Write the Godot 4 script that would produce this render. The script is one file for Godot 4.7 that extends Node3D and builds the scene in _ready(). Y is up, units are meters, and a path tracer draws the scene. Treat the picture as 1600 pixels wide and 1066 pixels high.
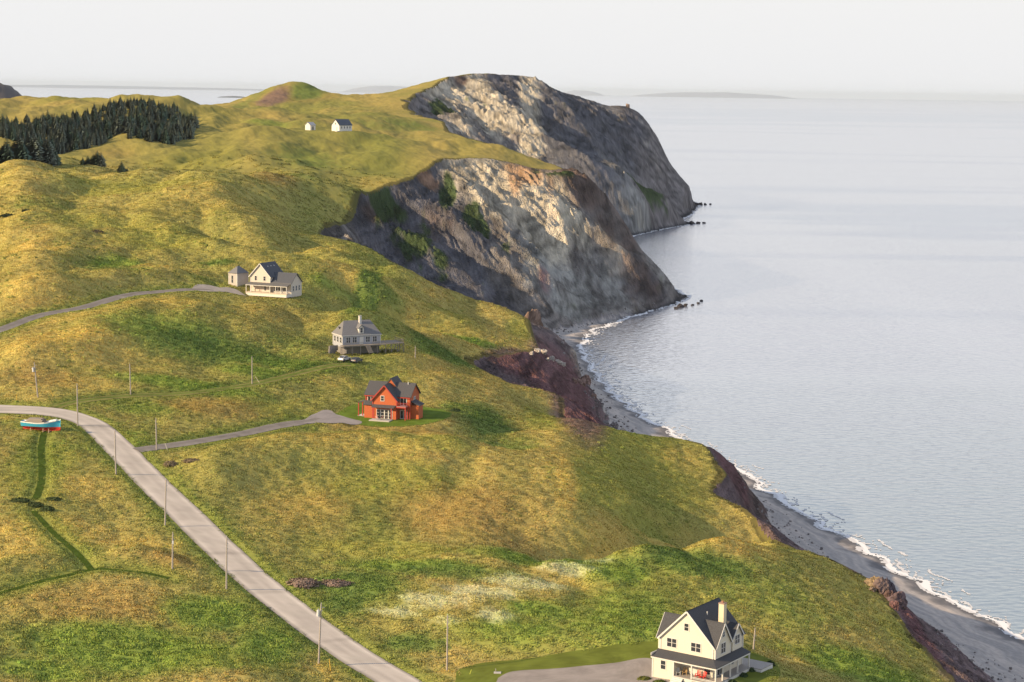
extends Node3D
# An island coast: rolling grass hills, eroded cliffs, a few wooden houses, a gravel road.
# x to the right, y up, -z away from the viewpoint. "d" is the distance -z.

const NR := 1000
const NC := 900
const CR := 250
const CC := 225
const D_NEAR := 255.0
const D_FAR := 2480.0
const CAM_Y := 118.0

var land := PackedFloat32Array([-67.4,283,27.7,-75.5,318,31.8,-79.5,335,33.1,-88.8,375,36,-98.8,418,39.6,-103.9,440,41.5,-107.3,455,42.8,-117.8,500,46.5,-129.4,550,50.5,-143.3,610,55.5,-161.9,690,61.2,-185.1,790,66.1,-217.7,930,72.4,-245.6,1050,77,-259.5,1110,79.8,-289.7,1240,90,-312.9,1340,100.1,-345.4,1480,104.1,-39.3,291,25.6,-43.2,320,28.4,-46.9,348,30.3,-51.5,382,32.4,-55.5,412,34.2,-59.2,440,36.1,-63.5,472,38.3,-67,498,40.7,-72,535,44.1,-78.7,585,47.1,-84.4,628,50.3,-94,700,56.7,-106.1,790,62,-120.8,900,69.2,-134.2,1000,75.4,-151.6,1130,82.9,-170.4,1270,91.2,-186.4,1390,100.5,-21.1,318,24.8,-22.5,338,27.3,-23.8,358,28.2,-26.4,395,29.9,-28.6,428,31.4,-30.8,460,32.9,-32.2,480,34.9,-35.2,525,37,-37.1,552,38.5,-38.3,570,39.8,-42.1,625,42.8,-45.8,680,45.4,-50.2,745,48.5,0.8,308,23.7,0.7,318,25.1,0.7,334,26.3,0.6,352,27.6,0.6,370,28.1,0.5,400,29.2,0.4,435,30.4,0.4,462,31.4,0.3,485,32,0.3,518,31.5,0.2,548,30.6,22.4,316,26,31.7,300,24.2,35.9,343,24.4,37.7,362,25.5,24.3,345,26.1,26.2,375,25.7,39.9,384,25.2,19.5,368,26.3,12.9,358,26.6,51.1,390,24.3,45.6,440,15.1,47,455,17.6,29.2,420,19.6,29.9,432,22.5,32.4,470,23,34.8,508,22.4,22.5,545,22.7,18,392,23,14.5,412,26.7,59.9,345,20.5,65.6,380,21.3,46,330,22.3,69.3,332,16.2,42.8,305,22.4,-76.4,280,28.5,-69.7,375,33.7,-83,448,38.9,-95.3,515,44.7,-114.5,620,52.8,-147.4,800,66.1,-187.7,1020,75.5,-236.9,1350,110,-215.5,1370,106.6,-266.4,1330,108.3,-120,445,42,-346.6,1300,98.8,-146.5,545,50.8,-230,860,69.7,-21.9,650,33.5,-9.3,690,30.9,-24.1,715,34.7,-32.3,640,36.8,-23.5,585,36,-7.8,590,29.5,-13.8,520,32.8,-74.2,735,49,-75.4,800,51.1,-92.9,790,54.3,-93.9,930,58.7,-88.5,1010,67.3,-73.2,1080,73,-54.1,1130,78.7,-88.3,1090,77.8,-114.1,1130,79.7,-42.9,1240,82.1,-1.7,1210,77.6,-79,1290,85.7,-97.3,1200,91.6,-107.2,1190,91.6,-129.7,1220,91.5,-57.9,1400,88,-98.4,1450,95.9,-121.4,1560,100.7,-157.6,1560,97.1,-188.1,1600,96.2,-217.3,1620,99.8,-204,1760,123.5,-221.9,1750,117.4,-183.6,1760,118.6,-247.8,1720,104,-147.4,1780,106.9,-163.7,1765,109.6,-240,1730,106.9,-82.8,1720,117.7,-108.6,1680,110.7,-64,1830,129.4,-50,1870,132.3,-198.5,1480,98.4,-247.5,1480,103.1,-300,300,36,-230,300,33,-330,450,46,-400,640,58,-450,850,68,-520,1100,82,-600,1350,97,-650,1500,100,26.3,387,21.6,39.5,396,20.8,19,380,23.2,50.5,402,19.8,12.3,369,25.8,33,392,21.2,-49,655,38.5,-42,672,38.5,-54,640,40,-100,240,28,0,240,24,60,240,20,-600,1900,40,-400,1900,50,-230,1950,60,-100,2000,85,0,2100,85,-700,2300,-10,-400,2300,-10,-150,2350,20,0,2450,0,50,2200,70,112,240,12,95,290,13,81.1,338,12.6,78.2,355,14.8,76.8,370,16.3,74.6,390,18.2,67.5,400,20.4,61.4,409,19.8,64.3,426,15.1,59.7,445,17.3,55.5,462,18.1,51.4,480,17.5,56.5,497,18.4,54.1,520,20.4,49.9,532,20.8,31.9,548,18.5,25.8,556,18.3,16.5,562,22.5,16,582,24.7,0.2,600,26,-13.9,640,27.3,-7.6,655,27.3,9.3,690,25.3,4.3,735,28.9,-13.2,775,30,-29.2,785,34.5,-40,790,39.9,-54.1,802,47.7,-70.8,840,51.2,-90.7,870,52.9,-80.5,930,53.7,-80.4,985,63.4,-62.9,1030,68.4,-54.7,1070,71.9,-42,1110,77,-27.8,1130,78.4,-9.2,1150,76.8,14,1165,71.2,37.6,1178,69.4,36,1215,68,12,1270,74,-18,1335,81,-48.6,1400,87.6,-55.4,1480,93.7,-84.2,1560,98.1,-95.1,1620,107.9,-86.9,1690,114.8,-63.7,1820,129.9,-43.6,1860,133.2,-10,1900,133.1,15.4,1935,131.2,35.2,1960,120.8,62.2,1990,113.4,96.2,2010,103.9,120.1,2020,102.2,132.7,2025,94.3,128,2090,93,100,2230,80,0,2420,40])
var cliff := PackedFloat32Array([112,240,12,95,290,13,81.1,338,12.6,78.2,355,14.8,76.8,370,16.3,74.6,390,18.2,67.5,400,20.4,61.4,409,19.8,64.3,426,15.1,59.7,445,17.3,55.5,462,18.1,51.4,480,17.5,56.5,497,18.4,54.1,520,20.4,49.9,532,20.8,31.9,548,18.5,25.8,556,18.3,16.5,562,22.5,16,582,24.7,0.2,600,26,-13.9,640,27.3,-7.6,655,27.3,9.3,690,25.3,4.3,735,28.9,-13.2,775,30,-29.2,785,34.5,-40,790,39.9,-54.1,802,47.7,-70.8,840,51.2,-90.7,870,52.9,-80.5,930,53.7,-80.4,985,63.4,-62.9,1030,68.4,-54.7,1070,71.9,-42,1110,77,-27.8,1130,78.4,-9.2,1150,76.8,14,1165,71.2,37.6,1178,69.4,36,1215,68,12,1270,74,-18,1335,81,-48.6,1400,87.6,-55.4,1480,93.7,-84.2,1560,98.1,-95.1,1620,107.9,-86.9,1690,114.8,-63.7,1820,129.9,-43.6,1860,133.2,-10,1900,133.1,15.4,1935,131.2,35.2,1960,120.8,62.2,1990,113.4,96.2,2010,103.9,120.1,2020,102.2,132.7,2025,94.3,128,2090,93,100,2230,80,0,2420,40,-51.7,955,41.8,-31.8,935,28,-0.2,925,13.9,-66.6,985,50.8,-35,1020,54,-13.8,985,33.4,16,985,20.6,-23,1090,64.3,-4.8,1090,57.3,9.7,1070,46.2,27.2,1045,32.4,51.9,1045,18.7,37.2,1088,40.6,24.2,1085,50.8,45.6,1118,43.4,36.5,1135,59.2,59.3,1128,37.3,72.8,1098,21.3,83.6,1082,8.3,52.7,1160,58.1,-27.1,1805,106.7,0.1,1745,86.8,25.7,1690,63.6,74.4,1640,39.8,108.2,1655,34.7,112.7,1725,34.6,58.4,1850,83.3,56.1,1760,53,112.3,1930,69.8,102.4,1745,36.9,145.3,2018,76,154.5,2018,56.1,158.7,2022,36,165.5,2026,18.5,175,2032,6.8,-81.3,1635,98.3,-59.7,1715,102.3,-44.5,1590,75.3,-59.3,1560,87.2,-13,1610,68.3,-36.6,1700,90.4,67.1,545,10.2,61.6,530,14.9,23.5,690,12.6,11.3,660,21.5,16.1,800,17.4,90,1630,31,110,1676,31,127,1712,29,138,1738,26,132,1752,22,140,1778,11,143,2092,66,152,2100,40,164,2104,18,118,260,2.6,106,330,2.6,97,372,2.6,85,420,2.6,74,475,2.6,71,500,2.6,70,536,2.6,60,562,2.6,48,588,2.6,40,620,2.6,35,661,2.6,30,739,2.6,24,827,2.6,16,880,2.6,15,913,2.6,36,965,2.2,60,1010,1.6,85,1062,1,97,1105,0.6,88,1190,0.6,74,1300,0.6,68,1420,0.6,76,1530,0.6,97,1600,0.6,127,1676,0.6,152,1728,0.6,158,1752,0.6,149,1795,0.6,163,1860,0.6,190,2025,0.6,190,2110,0.6,180,2250,0.6])
var rim := PackedFloat32Array([112,240,95,290,81.1,338,78.2,355,76.8,370,74.6,390,67.5,400,61.4,409,64.3,426,59.7,445,55.5,462,51.4,480,56.5,497,54.1,520,49.9,532,31.9,548,25.8,556,16.5,562,16,582,0.2,600,-13.9,640,-7.6,655,9.3,690,4.3,735,-13.2,775,-29.2,785,-40,790,-54.1,802,-70.8,840,-90.7,870,-80.5,930,-80.4,985,-62.9,1030,-54.7,1070,-42,1110,-27.8,1130,-9.2,1150,14,1165,37.6,1178,36,1215,12,1270,-18,1335,-48.6,1400,-55.4,1480,-84.2,1560,-95.1,1620,-86.9,1690,-63.7,1820,-43.6,1860,-10,1900,15.4,1935,35.2,1960,62.2,1990,96.2,2010,120.1,2020,132.7,2025,128,2090,100,2230,0,2420])
var toe := PackedFloat32Array([118,260,106,330,97,372,85,420,74,475,71,500,70,536,60,562,48,588,40,620,35,661,30,739,24,827,16,880,15,913,36,965,60,1010,85,1062,97,1105,88,1190,74,1300,68,1420,76,1530,97,1600,127,1676,152,1728,158,1752,149,1795,163,1860,190,2025,190,2110,180,2250])
var water := PackedFloat32Array([158,220,138,310,113.3,409.7,105.2,435.6,97.3,471.2,88.1,513.1,77.1,562.8,73,593.5,59.5,645.7,47.5,696.7,38.6,756.6,33.6,828.2,31.8,891.5,41.5,953.4,64.3,1011,90.1,1069.4,104,1110,94,1190,80,1300,74,1420,82,1530,104,1600,134,1680,160,1732,166,1754,156,1796,171,1858,198,2046,198,2120,186,2260,66,2500])
var patches := PackedFloat32Array([-60.7,297.4,16.9,10.2,0,1,-50.5,317.3,8.5,8.8,0,0.9,-70.9,285.1,8.6,5.7,0,0.8,-39.3,307.2,6.1,11.7,0,0.8,-28.2,300.4,5,6,2,0.6,-45.3,296.7,11.9,5.2,5,0.8,-12.5,351.3,17.6,5.3,1,0.7,-27.4,341,8,9.5,1,0.9,-28.9,331.8,5.5,6.7,1,0.8,7,365.6,14.6,7.3,0,0.9,-18.8,354.9,14.2,4.4,0,0.8,-20.8,329.3,5.5,2.5,4,0.7,-13.1,335.1,7.3,3.3,4,0.8,-5.1,341,7.4,3.4,4,0.9,3.1,347.9,7.5,3.4,4,0.9,10.9,357.5,6,3.6,4,0.8,16.9,364.7,3.6,3.6,4,0.7,-2.3,329.3,3.7,3.3,4,0.9,-10.6,326.9,4.4,2.4,4,0.6,-15.6,317.3,6.3,4,1,0.8,0.8,322.9,12.9,8.1,0,0.7,6.4,334.3,6.7,5,0,0.9,11.6,319.7,12.8,8,0,0.5,12.5,351.3,3.5,4.4,2,0.6,20.2,357.5,7.2,6.3,0,0.8,23,326.1,15.2,26.1,0,0.7,46.9,355.7,19,18.9,0,0.5,61.3,354,11.8,21.8,2,0.3,36.9,367.4,12.2,7.4,1,0.9,25.3,362.9,4.8,4.5,1,0.6,23.4,392,7.8,21.8,2,1,37.8,418.1,8.4,2.1,2,1,47.8,384.2,7.7,9.3,2,1,53.3,375.7,7.5,6.6,1,0.4,30.6,336,3.4,6.8,2,0.5,63,329.3,12.1,10,0,0.8,50.6,330.2,8.8,4.9,5,0.6,74.7,359.3,4.8,9,5,0.6,-35.3,438.4,24.8,14.4,2,0.6,-22.3,449.4,13.5,9,5,0.8,-10.2,397.9,17.2,21.3,3,0.8,0.6,383.3,7.7,15,3,0.7,-41.8,388.1,14.2,23.9,3,0.5,-42.4,392.9,11.8,21.1,2,0.5,12.8,431.9,2.3,28.8,2,1,32.9,475.9,15.9,36.9,5,0.7,45.1,506.4,8.4,17.9,2,0.5,-24.3,365.6,15.8,5.5,5,0.8,21.5,409.9,19.1,12.4,3,0.4,37.3,431.9,17.3,9.8,3,0.4,21.1,435.1,11.6,31.4,5,0.6,-32.9,408.9,8.2,11.3,5,0.6,-22.1,417.1,11.1,16.9,5,0.7,-6.5,501.4,8.4,25.6,1,0.8,-1.4,475.9,11.1,14.4,1,0.6,-13.4,507.7,6.8,12.8,1,0.7,5.7,514,10.3,11.6,1,0.4,-28.3,467.7,26.5,6.6,3,0.8,-49.8,448.3,17.9,5.5,3,0.6,0.2,639.7,19.2,60.6,2,0.7,-19.1,566.3,17,18.6,2,0.6,9.4,533.5,7.1,34.2,5,0.6,-60.7,474.7,14.2,9.3,5,0.6,-52.4,517.9,19,10.2,2,0.5,-74,466.5,14,11.7,3,0.8,-89.3,457.3,10.7,9.2,0,0.6,-82,486.6,22.7,7.3,0,0.8,-84.9,537.5,26.9,20.4,1,0.8,-64.2,529.6,14.1,9.3,0,0.9,-101,547,20.1,20.8,0,0.6,-69,512.7,10.3,7.7,0,0.8,-66.2,562.1,9.4,12.7,1,0.5,-51.6,592.3,7.9,8.9,5,0.6,-116.6,510.2,18.7,30,2,0.7,-118.3,474.7,11.1,10.7,3,0.7,-107.3,474.7,9.5,10.5,2,0.6,-72.7,599.7,22,24.3,3,0.5,-129.7,551.1,18.4,16.7,2,0.5,-108.2,586.4,23.5,13.3,2,0.5,-51.5,667.4,4,61.7,1,1,-45.7,680.8,9.1,3.4,1,1,-54.4,670.7,6.7,3.3,1,0.6,-36.9,685.9,13.7,17.9,2,0.6,-18.3,675.7,18,32.7,2,0.5,-22.8,614.8,10.2,21.8,1,1,-9.2,669,15.6,6.6,0,0.9,3.1,715.5,6,16.2,5,0.6,-23.2,687.6,13.8,21.7,5,0.7,-56.2,692.7,18.5,29.3,2,0.6,-78.5,776.7,15.5,34,2,0.5,-65.4,669,11.2,5,0,0.6,-135.4,651,8.7,18.1,0,0.9,-133.2,630.3,12.6,9.3,1,0.6,-104.4,675.7,6.8,6.8,1,0.9,-138.2,579.2,17.4,18.4,2,0.6,-140.8,566.3,11.3,12.8,3,0.4,-114.7,644.5,15,13,2,0.6,-130.7,708.4,21.3,28.8,5,0.6,-103.1,639.7,8.5,9.6,0,0.5,-102.9,638.1,6.4,7.9,4,0.2])  # includes painted shading of the spur crest: gold edge, dark green below
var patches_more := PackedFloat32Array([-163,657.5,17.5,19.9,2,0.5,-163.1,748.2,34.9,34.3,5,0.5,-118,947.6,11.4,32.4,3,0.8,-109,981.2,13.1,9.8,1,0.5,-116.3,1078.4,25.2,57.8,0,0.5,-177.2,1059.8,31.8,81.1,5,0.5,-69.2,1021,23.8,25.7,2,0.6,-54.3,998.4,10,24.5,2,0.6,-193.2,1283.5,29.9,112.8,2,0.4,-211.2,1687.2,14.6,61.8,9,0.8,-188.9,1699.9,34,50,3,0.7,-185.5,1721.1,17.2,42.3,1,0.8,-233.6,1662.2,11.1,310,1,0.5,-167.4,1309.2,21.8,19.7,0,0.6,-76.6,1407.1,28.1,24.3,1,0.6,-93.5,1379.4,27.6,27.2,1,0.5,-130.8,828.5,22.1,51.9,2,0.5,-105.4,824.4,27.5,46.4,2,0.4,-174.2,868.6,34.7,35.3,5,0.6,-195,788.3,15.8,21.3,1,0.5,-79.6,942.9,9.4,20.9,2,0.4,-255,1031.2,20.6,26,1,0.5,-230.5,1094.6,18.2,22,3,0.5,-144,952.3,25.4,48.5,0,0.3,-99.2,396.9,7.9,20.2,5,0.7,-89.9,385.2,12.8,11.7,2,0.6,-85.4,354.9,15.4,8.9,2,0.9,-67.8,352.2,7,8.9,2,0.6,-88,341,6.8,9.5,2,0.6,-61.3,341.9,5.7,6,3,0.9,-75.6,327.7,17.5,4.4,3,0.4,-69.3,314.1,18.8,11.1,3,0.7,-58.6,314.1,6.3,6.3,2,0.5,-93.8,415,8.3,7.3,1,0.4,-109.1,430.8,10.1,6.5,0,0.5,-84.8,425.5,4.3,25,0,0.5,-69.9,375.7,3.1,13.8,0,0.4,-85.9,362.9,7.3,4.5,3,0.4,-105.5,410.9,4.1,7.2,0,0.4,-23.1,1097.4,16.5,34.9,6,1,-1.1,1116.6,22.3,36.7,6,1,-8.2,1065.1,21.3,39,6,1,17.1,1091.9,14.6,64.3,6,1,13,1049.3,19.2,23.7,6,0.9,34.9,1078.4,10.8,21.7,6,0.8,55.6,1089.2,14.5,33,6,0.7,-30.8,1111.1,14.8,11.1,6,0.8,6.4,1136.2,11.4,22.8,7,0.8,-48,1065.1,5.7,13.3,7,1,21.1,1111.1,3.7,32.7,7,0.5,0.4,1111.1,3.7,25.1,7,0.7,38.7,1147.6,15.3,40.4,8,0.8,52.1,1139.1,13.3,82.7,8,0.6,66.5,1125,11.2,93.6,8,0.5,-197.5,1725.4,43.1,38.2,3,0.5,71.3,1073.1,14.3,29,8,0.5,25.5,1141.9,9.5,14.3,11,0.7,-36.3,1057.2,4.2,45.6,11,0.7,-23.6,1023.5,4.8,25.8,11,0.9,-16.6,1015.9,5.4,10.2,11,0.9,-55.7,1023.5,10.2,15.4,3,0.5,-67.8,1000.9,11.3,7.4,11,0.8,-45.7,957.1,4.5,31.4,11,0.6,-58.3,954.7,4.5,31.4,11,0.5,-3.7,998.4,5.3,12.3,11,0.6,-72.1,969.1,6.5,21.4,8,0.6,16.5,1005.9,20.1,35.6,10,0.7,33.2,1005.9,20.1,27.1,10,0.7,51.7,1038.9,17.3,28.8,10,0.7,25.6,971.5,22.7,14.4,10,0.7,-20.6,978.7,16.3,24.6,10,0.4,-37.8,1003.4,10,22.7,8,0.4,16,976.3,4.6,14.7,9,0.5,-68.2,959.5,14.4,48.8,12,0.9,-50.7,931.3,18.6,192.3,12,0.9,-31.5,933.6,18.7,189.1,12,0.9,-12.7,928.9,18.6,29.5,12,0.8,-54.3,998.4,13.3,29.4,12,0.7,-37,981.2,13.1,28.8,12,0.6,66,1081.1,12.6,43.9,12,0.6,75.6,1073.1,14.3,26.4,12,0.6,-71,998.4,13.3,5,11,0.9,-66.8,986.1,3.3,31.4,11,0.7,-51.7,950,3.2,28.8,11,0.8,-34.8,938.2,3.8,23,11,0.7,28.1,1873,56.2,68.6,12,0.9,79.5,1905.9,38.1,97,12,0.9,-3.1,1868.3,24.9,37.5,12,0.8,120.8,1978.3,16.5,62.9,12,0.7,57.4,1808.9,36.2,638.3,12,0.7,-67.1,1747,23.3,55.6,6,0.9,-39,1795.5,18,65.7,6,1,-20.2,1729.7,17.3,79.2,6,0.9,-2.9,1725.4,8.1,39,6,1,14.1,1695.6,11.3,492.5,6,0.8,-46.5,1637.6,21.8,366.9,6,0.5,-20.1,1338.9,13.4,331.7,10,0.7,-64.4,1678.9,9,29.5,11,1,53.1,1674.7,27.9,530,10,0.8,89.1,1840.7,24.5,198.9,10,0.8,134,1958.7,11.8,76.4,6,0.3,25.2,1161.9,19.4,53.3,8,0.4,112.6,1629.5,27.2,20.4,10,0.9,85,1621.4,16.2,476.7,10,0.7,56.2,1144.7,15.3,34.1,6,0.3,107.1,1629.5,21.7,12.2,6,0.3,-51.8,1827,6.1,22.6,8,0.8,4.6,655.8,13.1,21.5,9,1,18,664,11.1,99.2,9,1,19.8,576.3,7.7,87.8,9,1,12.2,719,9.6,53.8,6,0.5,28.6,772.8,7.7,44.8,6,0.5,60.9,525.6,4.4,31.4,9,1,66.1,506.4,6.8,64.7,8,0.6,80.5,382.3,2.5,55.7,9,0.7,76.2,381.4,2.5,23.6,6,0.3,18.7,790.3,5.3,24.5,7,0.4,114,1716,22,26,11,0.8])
# crests of the cliff spurs: height, width, count, then x, d
var crests := PackedFloat32Array([11,34,6,34.6,1164.8,30.5,1127.8,38.5,1097.4,55.2,1081.1,71.6,1078.4,82.2,1075.7,8,24,4,14.3,1161.9,18.2,1113.8,24.9,1081.1,28.7,1062.4,9,30,5,-40.3,1108.3,-28.9,1070.4,-14.2,1038.9,0.3,1010.9,16.1,986.1,8,30,4,-77.8,983.6,-58.8,973.9,-34.9,942.9,-18.1,917.5,7,26,4,-59.8,1036.4,-38.3,1015.9,-20.2,993.5,7.4,966.6,7,20,3,-11.1,1141.9,-1.9,1111.1,5.4,1083.8,6,20,3,-26,1127.8,-15.9,1105.6,-4.6,1070.4,7,22,3,52.9,1156.2,60.4,1139.1,70.6,1119.4,20,50,5,-43.8,1849.8,-27.2,1808.9,-0.6,1747,25.4,1691.4,65.2,1641.7,14,46,4,14.7,1920.1,42,1877.6,70.5,1836.1,87.8,1654,12,40,3,64.2,1983.2,80.8,1905.9,92.4,1859.1,12,36,3,107.9,2008,118.7,1944.2,123.5,1877.6,10,34,3,-79.1,1729.7,-59.4,1695.6,-40.8,1629.5,8,30,4,-9.5,1891.7,9.3,1849.8,33.3,1813.4,50.6,1782.1,10,26,3,129.3,2008,137.7,1973.4,140.3,1920.1])
# folds of the grass hills: height, width, count, nearest and farthest d, then x, d
var folds := PackedFloat32Array([2.6,11,6,348.3,441.8,13.3,359.3,20,368.3,25.8,370.2,37.7,417.1,43.4,381.4,59.4,430.8,-2.6,12,6,360.3,455.8,13.3,372.3,20,381.3,25.8,383.2,37.7,430.1,43.4,394.4,59.4,443.8,3.6,26,4,569.2,1139.8,-297,1113.8,-146,595.2,-136.4,616.3,-122.9,631.8,3.6,28,4,642.7,757.9,-152.9,670.7,-141.9,704.9,-125,729.9,-106.6,704.9,4.5,36,4,790.5,1014.7,-152.5,826.5,-136.9,886.1,-119.4,959.5,-95.7,978.7,3,22,3,475.7,555.5,-124.1,497.7,-114.1,521.7,-100.6,533.5,3.2,20,4,649,810.3,-47.1,669,-33.9,720.8,-16.1,790.3,-0.2,733.5,2.4,30,3,750.5,1143.8,-297,1113.8,-185.7,780.5,-160.5,784.4,3,22,3,650.4,759.1,-68,672.4,-55.6,685.9,-47.5,737.1,2.6,18,4,386.8,473,-65.5,404.8,-53.6,430.8,-36.2,450.5,-15,455,-2.6,16,3,450.5,575.3,-4.5,466.5,0.2,496.4,11.8,559.3,3,40,4,1019.8,1170.6,-166.6,1059.8,-139,1116.6,-99.2,1130.6,-60.3,1108.3,2.2,14,4,310.5,353.3,-85.9,324.5,-80.2,333.5,-73.3,338.5,-63.1,339.3,2.4,16,3,383.8,463.2,14.3,399.8,26.6,425.5,43.1,447.2])
# level places for buildings: x, d, radius, rise
var pads := PackedFloat32Array([31.5, 304, 12, 0.0, -29.3, 484.4, 11, 0.0, -42, 565, 10, 0.0, -80, 641, 12, 0.0, -108, 1190, 11, 0.0, -129, 1208, 5, 0.0, -94.5, 642, 5, 0.0, -105.8, 426, 4, 0.0, 10.5, 299, 11.5, 0.0, 0, 305, 7, 0.0, -47.5, 474, 5, 0.0])
# roads: name, half width, points x, d
var road_line := PackedFloat32Array([8, 256, -4, 276, -13.2, 290, -17, 298.5, -26.5, 311.2, -33.2, 319.6, -40.3, 329.2, -46.8, 340, -52.5, 351, -59.3, 364.8, -65.8, 378, -73.6, 392.4, -80.5, 406, -87.2, 419.5, -92.6, 430, -97.3, 437.5, -102.8, 441.8, -109.3, 444.3, -120.4, 446, -135, 446, -160, 444])
var lanes := []

# coarse fields
var f_x := PackedFloat32Array()
var f_d := PackedFloat32Array()
var f_t := PackedFloat32Array()
var f_c := PackedFloat32Array()
var f_s := PackedFloat32Array()
var f_toe := PackedFloat32Array()
var f_w := PackedFloat32Array()
var f_road := PackedFloat32Array()
var f_roadh := PackedFloat32Array()
var f_tint: Array[PackedFloat32Array] = []
# fine fields
var g_x := PackedFloat32Array()
var g_d := PackedFloat32Array()
var g_t := PackedFloat32Array()
var g_c := PackedFloat32Array()
var g_s := PackedFloat32Array()
var g_toe := PackedFloat32Array()
var g_w := PackedFloat32Array()
var g_road := PackedFloat32Array()
var g_roadh := PackedFloat32Array()
var g_tint: Array[PackedFloat32Array] = []
var g_h := PackedFloat32Array()
var g_kind := PackedByteArray()   # 0 grass 1 rock 2 sand
var g_col := PackedColorArray()
var g_nrm := PackedVector3Array()
var g_pos := PackedVector3Array()
var t_w := PackedFloat64Array()
var c_w := PackedFloat64Array()
var n_hill := FastNoiseLite.new()
var n_mid := FastNoiseLite.new()
var n_fine := FastNoiseLite.new()
var n_ridge := FastNoiseLite.new()
var n_rock := FastNoiseLite.new()
var n_tint := FastNoiseLite.new()
var n_cell := FastNoiseLite.new()

func _ready():
	var cam := Camera3D.new()
	cam.name = "camera"
	cam.fov = 20.147
	cam.near = 1.0
	cam.far = 90000.0
	cam.position = Vector3(0, CAM_Y, 0)
	cam.rotation = Vector3(-atan(391.5 / 3000.0), 0, atan(0.0144))
	add_child(cam)
	cam.current = true
	sky_and_sun()
	noises()
	terrain()
	sea()
	surf()
	ways()
	grass()
	far_lands()
	yellow_house()
	red_house()
	grey_house()
	white_house()
	far_houses()
	boat()
	poles()
	markers()
	shrubs()
	rocks()
	stones_and_scrub()
	trees()

func sky_and_sun():
	var we := WorldEnvironment.new()
	we.name = "world_environment"
	var e := Environment.new()
	e.background_mode = Environment.BG_SKY
	var img := Image.create(256, 128, false, Image.FORMAT_RGBF)
	for j in 128:
		var el := PI * 0.5 - PI * (j + 0.5) / 128.0
		var t := clampf(rad_to_deg(el), 0.0, 90.0)
		var k := smoothstep(5.0, 50.0, t)
		var c := Color(0.545, 0.545, 0.55).lerp(Color(0.572, 0.566, 0.556), smoothstep(0.0, 5.0, t))
		c = c.lerp(Color(0.28, 0.335, 0.445), pow(k, 0.75))
		for i in 256:
			img.set_pixel(i, j, c)
	var pm := PanoramaSkyMaterial.new()
	pm.panorama = ImageTexture.create_from_image(img)
	var sky := Sky.new()
	sky.sky_material = pm
	e.sky = sky
	e.tonemap_mode = Environment.TONE_MAPPER_LINEAR
	e.tonemap_exposure = 1.6
	e.sdfgi_enabled = true
	e.ssao_enabled = true
	e.ssil_enabled = true
	e.fog_enabled = true
	e.fog_density = 0.000014
	e.fog_light_color = Color(0.88, 0.94, 1.0)
	we.environment = e
	add_child(we)
	var sun := DirectionalLight3D.new()
	sun.name = "sun"
	sun.light_energy = 1.5
	sun.light_color = Color(1.0, 0.88, 0.70)
	sun.light_angular_distance = 0.6
	sun.shadow_enabled = true
	sun.look_at_from_position(Vector3.ZERO, Vector3(0.88, -0.42, -0.40), Vector3.UP)
	add_child(sun)

func noises():
	var all := [n_hill, n_mid, n_fine, n_ridge, n_rock, n_tint, n_cell]
	for i in all.size():
		all[i].seed = 11 + 7 * i
		all[i].noise_type = FastNoiseLite.TYPE_SIMPLEX_SMOOTH
		all[i].frequency = 1.0
		all[i].fractal_type = FastNoiseLite.FRACTAL_FBM
		all[i].fractal_octaves = 3
	n_ridge.fractal_type = FastNoiseLite.FRACTAL_RIDGED
	n_ridge.fractal_octaves = 4
	n_rock.fractal_octaves = 5
	n_fine.fractal_octaves = 2
	n_cell.noise_type = FastNoiseLite.TYPE_CELLULAR
	n_cell.cellular_return_type = FastNoiseLite.RETURN_DISTANCE
	n_cell.fractal_octaves = 2

# ---------------------------------------------------------------- height field

func solve_spread(p: PackedFloat32Array, c: float) -> PackedFloat64Array:
	var n := p.size() / 3
	var m := n + 1
	var a: Array[PackedFloat64Array] = []
	for i in m:
		var row := PackedFloat64Array()
		row.resize(m + 1)
		for j in n:
			if i < n:
				var dx := p[i * 3] - p[j * 3]
				var dd := p[i * 3 + 1] - p[j * 3 + 1]
				row[j] = -sqrt(dx * dx + dd * dd + c * c)
			else:
				row[j] = 1.0
		if i < n:
			row[n] = 1.0
			row[m] = p[i * 3 + 2]
		a.append(row)
	for k in m:
		var best := k
		for i in range(k + 1, m):
			if absf(a[i][k]) > absf(a[best][k]):
				best = i
		var sw := a[k]
		a[k] = a[best]
		a[best] = sw
		var rk: PackedFloat64Array = a[k]
		for i in range(k + 1, m):
			var ri: PackedFloat64Array = a[i]
			var f := ri[k] / rk[k]
			if f != 0.0:
				for j in range(k, m + 1):
					ri[j] -= f * rk[j]
				a[i] = ri
	var w := PackedFloat64Array()
	w.resize(m)
	for k in range(m - 1, -1, -1):
		var s := a[k][m]
		for j in range(k + 1, m):
			s -= a[k][j] * w[j]
		w[k] = s / a[k][k]
	return w

func spread(p: PackedFloat32Array, w: PackedFloat64Array, c2: float, x: float, d: float) -> float:
	var n := p.size() / 3
	var s := w[n]
	var o := 0
	for i in n:
		var dx := x - p[o]
		var dd := d - p[o + 1]
		s -= w[i] * sqrt(dx * dx + dd * dd + c2)
		o += 3
	return s

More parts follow.
